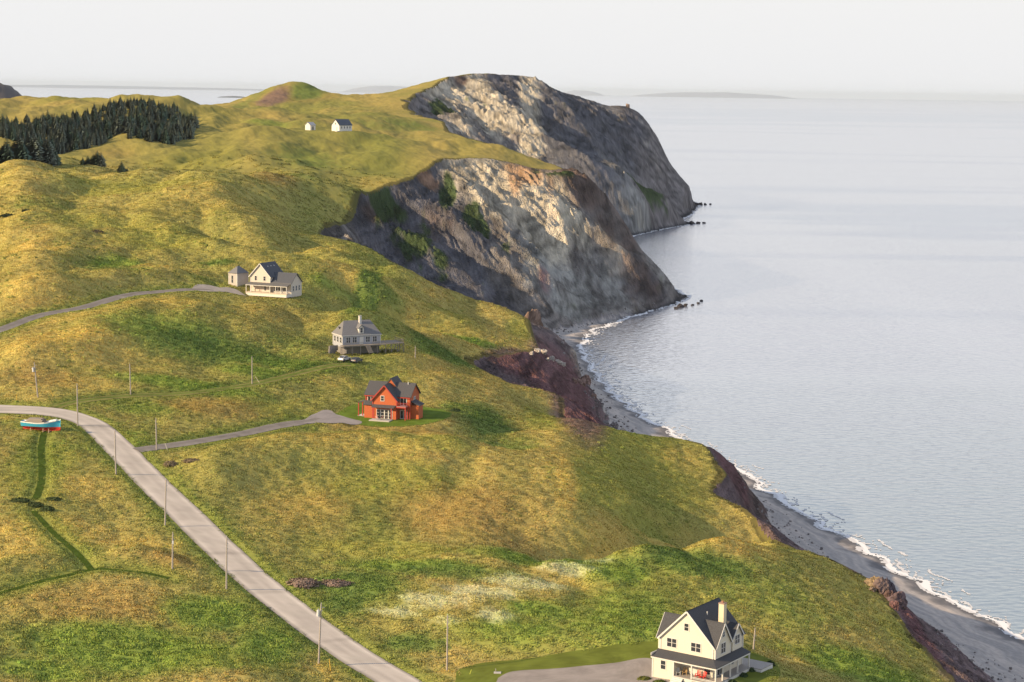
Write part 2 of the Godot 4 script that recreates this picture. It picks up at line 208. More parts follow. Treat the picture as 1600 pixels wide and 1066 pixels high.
func beside(p: PackedFloat32Array, x: float, d: float) -> float:   # signed distance, positive on the seaward side
	var best := 1e18
	var side := 0.0
	for i in range(0, p.size() - 2, 2):
		var ax := p[i]
		var ad := p[i + 1]
		var ex := p[i + 2] - ax
		var ed := p[i + 3] - ad
		var l2 := ex * ex + ed * ed
		var t := clampf(((x - ax) * ex + (d - ad) * ed) / l2, 0.0, 1.0)
		var qx := x - ax - t * ex
		var qd := d - ad - t * ed
		var q := qx * qx + qd * qd
		if q < best + 0.0001:
			var cr := ((x - ax) * ed - (d - ad) * ex) / sqrt(l2)
			if q < best - 0.0001 or absf(cr) > absf(side):
				side = cr
			best = minf(best, q)
	return sqrt(best) * (1.0 if side > 0.0 else -1.0)

func row_d(ci: float) -> float:
	return D_NEAR * pow(D_FAR / D_NEAR, ci / (CR - 1.0))
func x_left(d: float) -> float:
	return -(45.0 + 0.30 * d)
func x_right(d: float) -> float:
	return 132.0 + 0.05 * d

func coarse_row(i: int):
	var d := row_d(i)
	var xl := x_left(d)
	var xr := x_right(d)
	for j in CC:
		var x := xl + (xr - xl) * j / (CC - 1.0)
		var at := i * CC + j
		f_x[at] = x
		f_d[at] = d
		var s := -200.0
		if x > -260.0:
			s = beside(rim, x, d)
		f_s[at] = s
		var t := 0.0
		if s < 40.0:
			t = spread(land, t_w, 144.0, x, d)
			for k in range(0, pads.size(), 4):
				var dx := x - pads[k]
				var dd := d - pads[k + 1]
				var r := pads[k + 2]
				var q := sqrt(dx * dx + dd * dd)
				if q < r * 2.0:
					t = lerpf(t, pad_h[k / 4], 1.0 - smoothstep(r * 0.8, r * 2.0, q))
		f_t[at] = t
		f_c[at] = 0.0
		f_toe[at] = -300.0
		f_w[at] = -300.0
		if s > -40.0:
			f_c[at] = spread(cliff, c_w, 36.0, x, d)
			f_toe[at] = beside(toe, x, d)
			f_w[at] = beside(water, x, d)
		var rd := 60.0
		if d < 500.0:
			rd = minf(absf(beside(road_line, x, d)), 60.0)
		if d < 640.0:
			rd = minf(rd, absf(beside(drive_red, x, d)) + 1.8)
			rd = minf(rd, absf(beside(drive_white, x, d)) + 1.7)
			rd = minf(rd, absf(beside(track, x, d)) + 2.6)
			rd = minf(rd, absf(beside(path_a, x, d)) + 2.9)
			rd = minf(rd, absf(beside(path_b, x, d)) + 3.0)
			rd = minf(rd, absf(beside(path_c, x, d)) + 3.1)
		f_road[at] = rd
		for k in 13:
			f_tint[k][at] = 0.0
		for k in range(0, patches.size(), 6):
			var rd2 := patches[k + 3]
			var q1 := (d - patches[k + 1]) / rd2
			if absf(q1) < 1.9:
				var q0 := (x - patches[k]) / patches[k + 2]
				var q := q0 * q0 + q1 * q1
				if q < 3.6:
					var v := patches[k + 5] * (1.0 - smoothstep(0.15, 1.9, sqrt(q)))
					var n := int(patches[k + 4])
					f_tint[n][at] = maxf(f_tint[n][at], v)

var pad_h := PackedFloat32Array()

var z_in := PackedFloat32Array()
var z_mid := PackedFloat32Array()
var z_out := PackedFloat32Array()

func cubic_weights(t: float) -> Vector4:
	var t2 := t * t
	var t3 := t2 * t
	return Vector4(-0.5 * t3 + t2 - 0.5 * t, 1.5 * t3 - 2.5 * t2 + 1.0, -1.5 * t3 + 2.0 * t2 + 0.5 * t, 0.5 * t3 - 0.5 * t2)

func finer_down(i: int):
	var c := i * (CR - 1.0) / (NR - 1.0)
	var k := mini(int(c), CR - 2)
	var w := cubic_weights(c - k)
	var r0 := maxi(k - 1, 0) * CC
	var r1 := k * CC
	var r2 := (k + 1) * CC
	var r3 := mini(k + 2, CR - 1) * CC
	var o := i * CC
	for j in CC:
		z_mid[o + j] = w.x * z_in[r0 + j] + w.y * z_in[r1 + j] + w.z * z_in[r2 + j] + w.w * z_in[r3 + j]

func finer_across(i: int):
	var o := i * NC
	var p := i * CC
	for j in NC:
		var c := j * (CC - 1.0) / (NC - 1.0)
		var k := mini(int(c), CC - 2)
		var w := cubic_weights(c - k)
		z_out[o + j] = w.x * z_mid[p + maxi(k - 1, 0)] + w.y * z_mid[p + k] + w.z * z_mid[p + k + 1] + w.w * z_mid[p + mini(k + 2, CC - 1)]

func finer(a: PackedFloat32Array) -> PackedFloat32Array:
	z_in = a
	z_mid = PackedFloat32Array()
	z_mid.resize(NR * CC)
	z_out = PackedFloat32Array()
	z_out.resize(NR * NC)
	each(finer_down, NR)
	each(finer_across, NR)
	return z_out

func mixc(a: Color, b: Color, t: float) -> Color:
	return Color(a.r + (b.r - a.r) * t, a.g + (b.g - a.g) * t, a.b + (b.b - a.b) * t)

func grass_color(x: float, d: float, at: int) -> Color:
	var far := clampf(d / 500.0, 0.7, 2.6)
	var a := n_tint.get_noise_2d(x / (38.0 * far), d / (60.0 * far))
	var b := n_tint.get_noise_2d(x / 7.0 + 90.0, d / 10.0)
	var c := n_fine.get_noise_2d(x / 1.3, d / 1.7 + 40.0)
	var e := 0.10 * b + 0.08 * c
	var col := mixc(Color(0.435, 0.425, 0.24), Color(0.53, 0.475, 0.28), clampf(0.5 + 1.1 * a + e, 0.0, 1.0))
	col = mixc(col, Color(0.385, 0.41, 0.20), clampf(-0.15 - 1.0 * n_tint.get_noise_2d(x / (55.0 * far) - 40.0, d / (80.0 * far)) + e, 0.0, 0.75))
	col = mixc(col, Color(0.45, 0.44, 0.23), smoothstep(0.2, 0.6, g_tint[5][at] + e))
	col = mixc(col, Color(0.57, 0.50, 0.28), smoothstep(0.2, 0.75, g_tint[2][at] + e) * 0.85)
	col = mixc(col, Color(0.475, 0.40, 0.24), smoothstep(0.2, 0.9, g_tint[3][at] + e) * 0.75)
	col = mixc(col, Color(0.385, 0.44, 0.205), smoothstep(0.2, 0.8, g_tint[0][at] + e) * 0.9)
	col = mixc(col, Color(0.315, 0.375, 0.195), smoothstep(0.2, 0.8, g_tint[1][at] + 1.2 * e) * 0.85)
	var fl := g_tint[4][at]
	if fl > 0.02:
		col = mixc(col, Color(0.62, 0.62, 0.50), smoothstep(0.25, 0.7, fl + 1.6 * e + 0.1 * c) * 0.6)
	col = mixc(col, Color(0.40, 0.33, 0.30), smoothstep(0.3, 0.7, g_tint[9][at] + e) * 0.9)
	col = mixc(col, Color(0.33, 0.38, 0.18), (1.0 - smoothstep(3.5, 10.0, g_road[at] + 4.0 * e)) * 0.6)
	var v := lerpf(1.28, 1.10, smoothstep(860.0, 1090.0, d)) + 0.07 * c + 0.07 * b
	return Color(col.r * v, col.g * v, col.b * v)

func rock_color(x: float, d: float, h: float, at: int) -> Color:
	var far := clampf(d / 500.0, 0.7, 3.0)
	var a := n_rock.get_noise_3d(x / (16.0 * far), h / (9.0 * far), d / (22.0 * far))
	var b := n_rock.get_noise_3d(x / (3.0 * far), h / (3.0 * far), d / (5.0 * far) + 9.0)
	# streaks that run down the slope
	var wx := x + 14.0 * n_mid.get_noise_2d(x / 60.0, d / 60.0)
	var q := n_rock.get_noise_2d((wx * 0.55 + d * 0.8) / (5.0 * far), (wx * 0.8 - d * 0.5) / (45.0 * far))
	var e := 0.40 * a + 0.25 * b + 0.22 * q
	var col := mixc(Color(0.41, 0.395, 0.39), Color(0.555, 0.53, 0.505), clampf(0.45 + 1.2 * e, 0.0, 1.0))
	col = mixc(col, Color(0.40, 0.33, 0.34), 0.7 * (1.0 - smoothstep(760.0, 840.0, d)))
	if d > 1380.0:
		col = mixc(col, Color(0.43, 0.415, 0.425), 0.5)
	col = mixc(col, Color(0.56, 0.565, 0.55), smoothstep(0.2, 0.7, g_tint[10][at] + 0.7 * e) * 0.7)
	col = mixc(col, Color(0.335, 0.335, 0.36), smoothstep(0.2, 0.7, g_tint[12][at] + 0.5 * e) * 0.85)  # dark slate over the shaded walls, deepening their shade in the colour
	col = mixc(col, Color(0.70, 0.665, 0.595), smoothstep(0.2, 0.7, g_tint[6][at] + 0.7 * e) * 0.9)  # cream rock that also puts the sunlit look into the colour
	col = mixc(col, Color(0.62, 0.46, 0.34), smoothstep(0.2, 0.8, g_tint[7][at] + 0.9 * e) * 0.6)
	col = mixc(col, Color(0.36, 0.31, 0.29), smoothstep(0.2, 0.7, g_tint[8][at] + 0.7 * e) * 0.9)
	col = mixc(col, Color(0.41, 0.305, 0.31), smoothstep(0.2, 0.7, g_tint[9][at] + 0.7 * e) * 0.9)
	col = mixc(col, Color(0.24, 0.29, 0.19), smoothstep(0.3, 0.6, g_tint[11][at] + 1.2 * e) * 0.95)
	var g := n_fine.get_noise_3d(x / 1.6, h / 1.3, d / 2.4)
	var crack := smoothstep(0.35, 0.75, n_ridge.get_noise_3d(wx / (9.0 * far), h / (7.0 * far), d / (15.0 * far)))
	var v := (1.13 + 0.20 * b + 0.26 * q + 0.20 * g) * (1.0 - 0.24 * crack)
	return Color(col.r * v, col.g * v, col.b * v)

func hummock(x: float, d: float) -> float:   # rounded tops with creases between them
	var n := n_hill.get_noise_2d(x, d)
	return sqrt(n * n + 0.004) - 0.2

func fold(x: float, d: float) -> float:
	var out := 0.0
	var i := 0
	while i < folds.size():
		var n := int(folds[i + 2])
		if d > folds[i + 3] and d < folds[i + 4]:
			var best := 1e9
			for k in n - 1:
				var o := i + 5 + k * 2
				var ex := folds[o + 2] - folds[o]
				var ed := folds[o + 3] - folds[o + 1]
				var t := clampf(((x - folds[o]) * ex + (d - folds[o + 1]) * ed) / (ex * ex + ed * ed), 0.0, 1.0)
				var qx := x - folds[o] - t * ex
				var qd := d - folds[o + 1] - t * ed
				best = minf(best, qx * qx + qd * qd)
			out += folds[i] * (1.0 - smoothstep(0.0, 1.0, sqrt(best) / folds[i + 1]))
		i += 5 + n * 2
	return out

func spur(x: float, d: float) -> float:   # sharp crests between the gullies of the big cliffs
	var out := 0.0
	var i := 0
	while i < crests.size():
		var a := crests[i]
		var w := crests[i + 1]
		var n := int(crests[i + 2])
		i += 3
		if absf(d - crests[i + 1]) < 260.0:
			var best := 1e9
			for k in n - 1:
				var o := i + k * 2
				var ex := crests[o + 2] - crests[o]
				var ed := crests[o + 3] - crests[o + 1]
				var t := clampf(((x - crests[o]) * ex + (d - crests[o + 1]) * ed) / (ex * ex + ed * ed), 0.0, 1.0)
				var qx := x - crests[o] - t * ex
				var qd := d - crests[o + 1] - t * ed
				best = minf(best, qx * qx + qd * qd)
			out = maxf(out, a * (1.0 - sqrt(best) / w))
		i += n * 2
	return out - 3.0

func fine_row(i: int):
	for j in NC:
		var at := i * NC + j
		var x := g_x[at]
		var d := g_d[at]
		var far := clampf(d / 500.0, 0.6, 3.0)
		var s := g_s[at] + n_mid.get_noise_2d(x / (9.0 * far), d / (11.0 * far)) * 2.2 * far
		var h := g_t[at]
		var roll := clampf((d - 300.0) / 320.0, 0.32, 1.0) * clampf((1700.0 - d) / 300.0, 0.25, 1.0)
		var keep := clampf((-s - 3.0) / 40.0, 0.12, 1.0) * smoothstep(3.0, 26.0, g_road[at])
		var flat := 1.0
		for k in range(0, pads.size(), 4):
			var px := x - pads[k]
			var pd := d - pads[k + 1]
			var pq := sqrt(px * px + pd * pd)
			keep *= smoothstep(pads[k + 2], pads[k + 2] * 3.2, pq)
			flat *= smoothstep(pads[k + 2] * 0.9, pads[k + 2] * 1.5, pq)
		if s < 14.0:
			h += (n_hill.get_noise_2d(x / 150.0, d / 200.0) * 6.0 + hummock(x / 95.0, d / 160.0) * 9.0 + hummock(x / 42.0 + 50.0, d / 70.0) * 1.4 * clampf(1500.0 / d - 1.0, 0.25, 1.0)) * roll * keep
			h += fold(x + 4.0 * n_mid.get_noise_2d(x / 30.0, d / 30.0), d + 5.0 * n_mid.get_noise_2d(x / 30.0 + 20.0, d / 30.0)) * smoothstep(3.0, 16.0, g_road[at]) * flat
			h += n_mid.get_noise_2d(x / 26.0, d / 38.0) * 1.1 * clampf(far * 0.6, 0.3, 1.6) * keep
			h += n_fine.get_noise_2d(x / 5.0, d / 6.5) * 0.22 * smoothstep(3.0, 9.0, g_road[at]) * flat
			h += n_fine.get_noise_2d(x / 1.4, d / 1.8) * 0.08 * smoothstep(2.0, 6.0, g_road[at]) * flat
		var kind := 0
		if s > 0.0:
			var tt := g_toe[at] + n_mid.get_noise_2d(x / 8.0, d / 12.0 + 70.0) * 2.5
			var c := g_c[at]
			var big := clampf((d - 500.0) / 500.0, 0.0, 1.0)
			var up := smoothstep(6.0 * far, 40.0 * far, -tt)
			var amp := smoothstep(0.0, 8.0 * far, s) * smoothstep(0.0, 6.0 * far, -tt) * (0.35 + 0.65 * up)
			var wx := x + 14.0 * n_mid.get_noise_2d(x / 60.0, d / 60.0)
			var wd := d + 14.0 * n_mid.get_noise_2d(x / 60.0 + 40.0, d / 60.0)
			var u := wx * 0.55 + wd * 0.83
			var wx2 := x + 5.0 * n_mid.get_noise_2d(x / 25.0, d / 25.0)
			var wd2 := d + 5.0 * n_mid.get_noise_2d(x / 25.0 + 9.0, d / 25.0)
			var v := wx * 0.83 - wd * 0.55
			c += spur(wx2, wd2) * smoothstep(0.0, 20.0 * far, s) * smoothstep(0.0, 12.0 * far, -tt) if d > 850.0 else 0.0
			c += (n_ridge.get_noise_2d(u / 75.0, v / 120.0) - 0.3) * lerpf(2.2, 5.5, big) * amp
			c += n_ridge.get_noise_2d(u / 12.0 + 31.0, v / 95.0) * lerpf(1.5, 3.4, big) * amp
			c += n_rock.get_noise_2d(wx / 13.0, wd / 17.0) * lerpf(1.2, 1.2, big) * amp
			c += n_cell.get_noise_2d(u / 13.0, v / 24.0) * lerpf(1.0, 2.4, big) * amp
			c += absf(n_rock.get_noise_2d(x / 4.0 + 7.0, d / 5.0)) * lerpf(0.9, 1.4, big) * smoothstep(0.0, 4.0, s) * (0.3 + 0.7 * up)
			# beach and sea bed
			var w := shore(x, d, g_w[at])
			var th := lerpf(2.6, 0.5, smoothstep(870.0, 1010.0, d))
			var bh := 0.0
			if w < 0.0:
				bh = th * w / (w - maxf(tt, 0.01))
			else:
				bh = -0.14 * w
			bh += n_fine.get_noise_2d(x / 4.0, d / 5.0) * 0.08
			var kb := smoothstep(-1.2 * far, 1.2 * far, tt)
			if tt > 60.0:
				kb = 1.0
			c = lerpf(c, bh, kb)
			h = lerpf(h, c, smoothstep(0.0, 2.5 * far, s))
			kind = 1
			if kb > 0.5 or c < 0.6:
				kind = 2 if d < 1015.0 else 1
			elif s < 1.2 * far:
				kind = 0
		elif g_road[at] < 5.5:
			h -= 0.28 * (1.0 - smoothstep(4.0, 5.4, g_road[at]))
		g_h[at] = h
		g_kind[at] = kind
		g_pos[at] = Vector3(x, h, -d)
		var col: Color
		if kind == 0:
			col = grass_color(x, d, at)
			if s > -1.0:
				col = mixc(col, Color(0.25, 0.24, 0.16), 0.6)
		elif kind == 1:
			col = rock_color(x, d, h, at)
			if h < 1.6:
				col = mixc(col, Color(0.22, 0.22, 0.24), 0.7 * (1.0 - smoothstep(0.5, 1.6, h)))
		else:
			var w2 := shore(x, d, g_w[at])
			var band := n_mid.get_noise_2d(w2 / 3.0, d / 40.0)
			col = mixc(Color(0.56, 0.54, 0.53), Color(0.68, 0.64, 0.61), clampf(0.5 + band * 1.2, 0.0, 1.0))
			col = mixc(col, Color(0.38, 0.37, 0.375), smoothstep(-6.0, -1.0, w2 + 4.0 * n_mid.get_noise_2d(x / 9.0, d / 9.0 + 30.0)))
			var v2 := 1.0 + 0.12 * n_fine.get_noise_2d(x / 0.9, d / 1.2)
			col = Color(col.r * v2, col.g * v2, col.b * v2)
		g_col[at] = col

func normal_row(i: int):
	for j in NC:
		var at := i * NC + j
		var l := at - (1 if j > 0 else 0)
		var r := at + (1 if j < NC - 1 else 0)
		var n := at - (NC if i > 0 else 0)
		var f := at + (NC if i < NR - 1 else 0)
		g_nrm[at] = (g_pos[r] - g_pos[l]).cross(g_pos[f] - g_pos[n]).normalized()

func terrain():
	var n := CR * CC
	f_x.resize(n); f_d.resize(n); f_t.resize(n); f_c.resize(n); f_s.resize(n); f_toe.resize(n); f_w.resize(n); f_road.resize(n)
	for k in 13:
		var t := PackedFloat32Array()
		t.resize(n)
		f_tint.append(t)
	patches.append_array(patches_more)

	t_w = solve_spread(land, 12.0)
	c_w = solve_spread(cliff, 6.0)
	for k in range(0, pads.size(), 4):
		pad_h.append(spread(land, t_w, 144.0, pads[k], pads[k + 1]) + pads[k + 3])
	each(coarse_row, CR)
	g_x = finer(f_x); g_d = finer(f_d); g_t = finer(f_t); g_c = finer(f_c); g_s = finer(f_s); g_toe = finer(f_toe); g_w = finer(f_w); g_road = finer(f_road)
	for k in 13:
		g_tint.append(finer(f_tint[k]))
	var m := NR * NC
	g_h.resize(m); g_kind.resize(m); g_col.resize(m); g_nrm.resize(m); g_pos.resize(m)
	each(fine_row, NR)
	each(normal_row, NR)
	var idx: Array[PackedInt32Array] = [PackedInt32Array(), PackedInt32Array(), PackedInt32Array()]
	for i in NR - 1:
		for j in NC - 1:
			var a := i * NC + j
			var b := a + 1
			var c := a + NC
			var e := c + 1
			var deep := maxf(maxf(g_h[a], g_h[b]), maxf(g_h[c], g_h[e]))
			if deep < -3.0:
				continue
			var k: int = maxi(maxi(g_kind[a], g_kind[b]), maxi(g_kind[c], g_kind[e]))
			var t: PackedInt32Array = idx[k]
			t.append(a); t.append(c); t.append(b); t.append(b); t.append(c); t.append(e)
	var names := ["ground", "cliffs", "beach"]
	for k in 3:
		var used := PackedInt32Array()
		used.resize(m)
		used.fill(-1)
		var vp := PackedVector3Array()
		var vn := PackedVector3Array()
		var vc := PackedColorArray()
		var ii: PackedInt32Array = idx[k]
		for q in ii.size():
			var o := ii[q]
			var u := used[o]
			if u < 0:
				u = vp.size()
				used[o] = u
				vp.append(g_pos[o])
				vn.append(g_nrm[o])
				vc.append(g_col[o] if g_kind[o] == k else other_color(o, k))
			ii[q] = u
		var mi := raw_mesh(names[k], vp, vn, vc, ii, [grass_mat(), rock_mat(), sand_mat()][k])
		mi.set_meta("kind", "structure")
		mi.set_meta("label", ["rolling golden green grass hills above the sea", "eroded grey, cream and red cliffs falling to the sea", "grey sand beach below the cliffs"][k])

func other_color(o: int, k: int) -> Color:
	if k == 1:
		return rock_color(g_x[o], g_d[o], g_h[o], o)
	return Color(0.42, 0.41, 0.42)

func each(what: Callable, n: int):
	var id := WorkerThreadPool.add_group_task(what, n, -1, true)
	WorkerThreadPool.wait_for_group_task_completion(id)

func noise_tex(size: int, freq: float, octaves: int, as_normal: bool, bump := 6.0, sd := 3, ridged := false) -> NoiseTexture2D:
	var fn := FastNoiseLite.new()
	fn.seed = sd
	fn.noise_type = FastNoiseLite.TYPE_SIMPLEX_SMOOTH
	fn.frequency = freq
	fn.fractal_octaves = octaves
	if ridged:
		fn.fractal_type = FastNoiseLite.FRACTAL_RIDGED
	var t := NoiseTexture2D.new()
	t.width = size
	t.height = size
	t.seamless = true
	t.as_normal_map = as_normal
	t.bump_strength = bump
	t.noise = fn
	return t

func grass_mat() -> StandardMaterial3D:
	var m := StandardMaterial3D.new()
	m.vertex_color_use_as_albedo = true
	m.vertex_color_is_srgb = true
	m.roughness = 0.95
	m.metallic_specular = 0.1
	return m

func rock_mat() -> StandardMaterial3D:
	var m := StandardMaterial3D.new()
	m.vertex_color_use_as_albedo = true
	m.vertex_color_is_srgb = true
	m.roughness = 0.95
	m.metallic_specular = 0.15
	m.uv1_triplanar = true
	m.uv1_world_triplanar = true
	m.uv1_scale = Vector3.ONE / 29.0
	m.normal_enabled = true
	m.normal_texture = noise_tex(1024, 0.012, 6, true, 14.0, 8, true)
	m.normal_scale = 1.6
	m.heightmap_enabled = true
	m.heightmap_texture = noise_tex(1024, 0.016, 6, false, 1.0, 18, true)
	m.heightmap_scale = 160.0
	return m

func sand_mat() -> StandardMaterial3D:
	var m := StandardMaterial3D.new()
	m.vertex_color_use_as_albedo = true
	m.vertex_color_is_srgb = true
	m.roughness = 0.8
	return m

func sea():
	var vp := PackedVector3Array()
	var vc := PackedColorArray()
	var ii := PackedInt32Array()
	var nr := 420
	var nc := 160
	for i in nr:
		var d := 60.0 * pow(70000.0 / 60.0, i / (nr - 1.0))
		for j in nc:
			var x := (-1.0 + 2.0 * j / (nc - 1.0)) * (250.0 + d * 0.7)
			vp.append(Vector3(x, 0, -d))
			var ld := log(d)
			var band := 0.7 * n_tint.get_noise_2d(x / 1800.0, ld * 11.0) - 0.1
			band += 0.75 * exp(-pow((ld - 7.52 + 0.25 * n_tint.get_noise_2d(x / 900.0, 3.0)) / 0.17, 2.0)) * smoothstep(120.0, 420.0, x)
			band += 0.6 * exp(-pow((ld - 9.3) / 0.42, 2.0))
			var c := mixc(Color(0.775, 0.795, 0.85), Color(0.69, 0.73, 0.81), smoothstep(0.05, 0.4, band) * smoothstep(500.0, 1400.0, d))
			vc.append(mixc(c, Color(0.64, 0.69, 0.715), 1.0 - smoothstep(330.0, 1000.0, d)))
	for i in nr - 1:
		for j in nc - 1:
			var a := i * nc + j
			ii.append(a); ii.append(a + nc); ii.append(a + 1); ii.append(a + 1); ii.append(a + nc); ii.append(a + nc + 1)
	var vn := PackedVector3Array()
	vn.resize(vp.size())
	vn.fill(Vector3.UP)
	var m := StandardMaterial3D.new()
	m.vertex_color_use_as_albedo = true
	m.vertex_color_is_srgb = true
	m.roughness = 0.16
	m.metallic = 0.85
	m.uv1_triplanar = true
	m.uv1_world_triplanar = true
	m.uv1_scale = Vector3(1.0 / 1500.0, 1.0, 1.0 / 1000.0)
	m.uv1_offset = Vector3(0.4, 0.0, 0.35)
	m.normal_enabled = true
	m.normal_texture = noise_tex(2048, 0.15, 4, true, 1.1, 21)
	m.normal_scale = 0.5
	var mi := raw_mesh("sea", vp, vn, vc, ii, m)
	mi.set_meta("kind", "structure")
	mi.set_meta("label", "calm pale sea reaching to the horizon")

func raw_mesh(called: String, vp: PackedVector3Array, vn: PackedVector3Array, vc: PackedColorArray, ii: PackedInt32Array, m: Material, parent: Node = self) -> MeshInstance3D:
	var arr := []
	arr.resize(Mesh.ARRAY_MAX)
	arr[Mesh.ARRAY_VERTEX] = vp
	arr[Mesh.ARRAY_NORMAL] = vn
	if vc.size():
		arr[Mesh.ARRAY_COLOR] = vc
	arr[Mesh.ARRAY_INDEX] = ii
	var am := ArrayMesh.new()
	am.add_surface_from_arrays(Mesh.PRIMITIVE_TRIANGLES, arr)
	var mi := MeshInstance3D.new()
	mi.name = called
	mi.mesh = am
	mi.material_override = m
	parent.add_child(mi, true)
	return mi

func shore(x: float, d: float, w: float) -> float:   # distance out from the wavering edge of the water
	return w + n_mid.get_noise_2d(x / 14.0, d / 22.0) * 1.5 + 2.4 * absf(sin(d / 8.5 + 2.0 * n_mid.get_noise_2d(d / 60.0, 3.0))) - 1.4

func surf():   # white water where the swell runs up the beach
	var vp := PackedVector3Array()
	var vn := PackedVector3Array()
	var vc := PackedColorArray()
	var ii := PackedInt32Array()
	var used := {}
	var lim := NR * NC
	for i in NR - 1:
		for j in NC - 1:
			var at := i * NC + j
			if g_w[at] < -6.0 or g_w[at] > 34.0 or g_d[at] > 2100.0 or g_s[at] < 2.0:
				continue
			var x := g_x[at]
			var d := g_d[at]
			var w := shore(x, d, g_w[at])
			if w < -1.5:
				continue
			var calm := smoothstep(900.0, 1050.0, d)
			var run := n_mid.get_noise_2d(d / 16.0, 8.0)
			var lace := n_ridge.get_noise_2d(x / 5.0, d / 8.0)
			var f := 0.0
			if absf(w - 0.4) < 0.6 + 0.7 * run * (1.0 - calm):
				f = 0.9
			elif w < 6.5 * (1.0 - calm) and lace > 0.25 + 0.09 * w:
				f = 0.55
			elif absf(w - 8.0 - 2.5 * run) < 0.35 and n_mid.get_noise_2d(d / 22.0, 30.0) > 0.22 and d < 860.0:
				f = 0.6
			if f < 0.5:
				continue
			var q := [at, at + NC, at + 1, at + NC + 1]
			for k in 4:
				var o: int = q[k]
				if not used.has(o):
					used[o] = vp.size()
					vp.append(Vector3(g_x[o], clampf(g_h[o], 0.0, 0.5) + 0.04 + 0.04 * f, -g_d[o]))
					vn.append(Vector3.UP)
					var b := clampf(0.80 + 0.3 * (f - 0.6), 0.76, 0.88)
					vc.append(Color(b, b, b * 1.01))
			ii.append(used[q[0]]); ii.append(used[q[1]]); ii.append(used[q[2]]); ii.append(used[q[2]]); ii.append(used[q[1]]); ii.append(used[q[3]])
	var m := grass_mat()
	m.roughness = 0.7
	var mi := raw_mesh("surf", vp, vn, vc, ii, m)
	mi.set_meta("kind", "stuff")
	mi.set_meta("label", "thin white surf along the edge of the beach")
	mi.set_meta("category", "surf")

# ---------------------------------------------------------------- standing on the ground

func ground(x: float, z: float) -> float:
	var d := -z
	var fi := clampf(log(d / D_NEAR) / log(D_FAR / D_NEAR), 0.0, 0.9999) * (NR - 1)
	var xl := x_left(d)
	var fj := clampf((x - xl) / (x_right(d) - xl), 0.0, 0.9999) * (NC - 1)
	var i := int(fi)
	var j := int(fj)
	var u := fi - i
	var v := fj - j
	var at := i * NC + j
	return lerpf(lerpf(g_h[at], g_h[at + 1], v), lerpf(g_h[at + NC], g_h[at + NC + 1], v), u)

func cell(x: float, z: float) -> int:
	var d := -z
	var fi := clampf(log(d / D_NEAR) / log(D_FAR / D_NEAR), 0.0, 1.0) * (NR - 1)
	var xl := x_left(d)
	var fj := clampf((x - xl) / (x_right(d) - xl), 0.0, 1.0) * (NC - 1)
	return int(round(fi)) * NC + int(round(fj))

# ---------------------------------------------------------------- small tools for building

var mats := {}
var taken := {}
var rng := RandomNumberGenerator.new()

func mat(key: String, c: Color, rough := 0.8, metal := 0.0, grain := 0.0, grain_scale := 1.0) -> StandardMaterial3D:
	if mats.has(key):
		return mats[key]
	var m := StandardMaterial3D.new()
	m.resource_name = key
	m.albedo_color = c.linear_to_srgb()
	m.roughness = rough
	m.metallic = metal
	if grain > 0.0:
		var g := Gradient.new()
		g.set_color(0, Color(1.0 - grain, 1.0 - grain, 1.0 - grain))
		g.set_color(1, Color(1, 1, 1))
		var t := noise_tex(256, 0.03, 4, false, 1.0, 40 + mats.size())
		t.color_ramp = g
		m.albedo_texture = t
		m.uv1_triplanar = true
		m.uv1_scale = Vector3.ONE / grain_scale
	mats[key] = m
	return m

func begin() -> SurfaceTool:
	var st := SurfaceTool.new()
	st.begin(Mesh.PRIMITIVE_TRIANGLES)
	return st

func face(st: SurfaceTool, p: Array):   # corners anticlockwise as seen from outside
	var n := Vector3.ZERO
	for i in p.size():
		var a: Vector3 = p[i]
		var b: Vector3 = p[(i + 1) % p.size()]
		n += a.cross(b)
	n = n.normalized()
	for i in range(1, p.size() - 1):
		st.set_normal(n)
		st.add_vertex(p[0])
		st.set_normal(n)
		st.add_vertex(p[i + 1])
		st.set_normal(n)
		st.add_vertex(p[i])

func box(st: SurfaceTool, c: Vector3, s: Vector3, b := Basis.IDENTITY):
	var h := s * 0.5
	var q := []
	for k in 8:
		q.append(c + b * Vector3(h.x * (1 if k & 1 else -1), h.y * (1 if k & 2 else -1), h.z * (1 if k & 4 else -1)))
	face(st, [q[4], q[5], q[7], q[6]])
	face(st, [q[1], q[0], q[2], q[3]])
	face(st, [q[5], q[1], q[3], q[7]])
	face(st, [q[0], q[4], q[6], q[2]])
	face(st, [q[6], q[7], q[3], q[2]])
	face(st, [q[0], q[1], q[5], q[4]])

func bar(st: SurfaceTool, a: Vector3, b: Vector3, w: float, h: float):
	var f := (b - a)
	var l := f.length()
	f = f / l
	var up := Vector3.UP if absf(f.y) < 0.95 else Vector3.RIGHT
	var r := up.cross(f).normalized()
	box(st, (a + b) * 0.5, Vector3(w, h, l), Basis(r, f.cross(r), f))

func extrude_z(st: SurfaceTool, p: Array, z0: float, z1: float):   # p: (x, y) anticlockwise seen from +z, z1 > z0
	var f := []
	var k := []
	for i in p.size():
		f.append(Vector3(p[i].x, p[i].y, z1))
		k.push_front(Vector3(p[i].x, p[i].y, z0))
	face(st, f)
	face(st, k)
	for i in p.size():
		var a: Vector2 = p[i]
		var b: Vector2 = p[(i + 1) % p.size()]
		face(st, [Vector3(a.x, a.y, z0), Vector3(b.x, b.y, z0), Vector3(b.x, b.y, z1), Vector3(a.x, a.y, z1)])

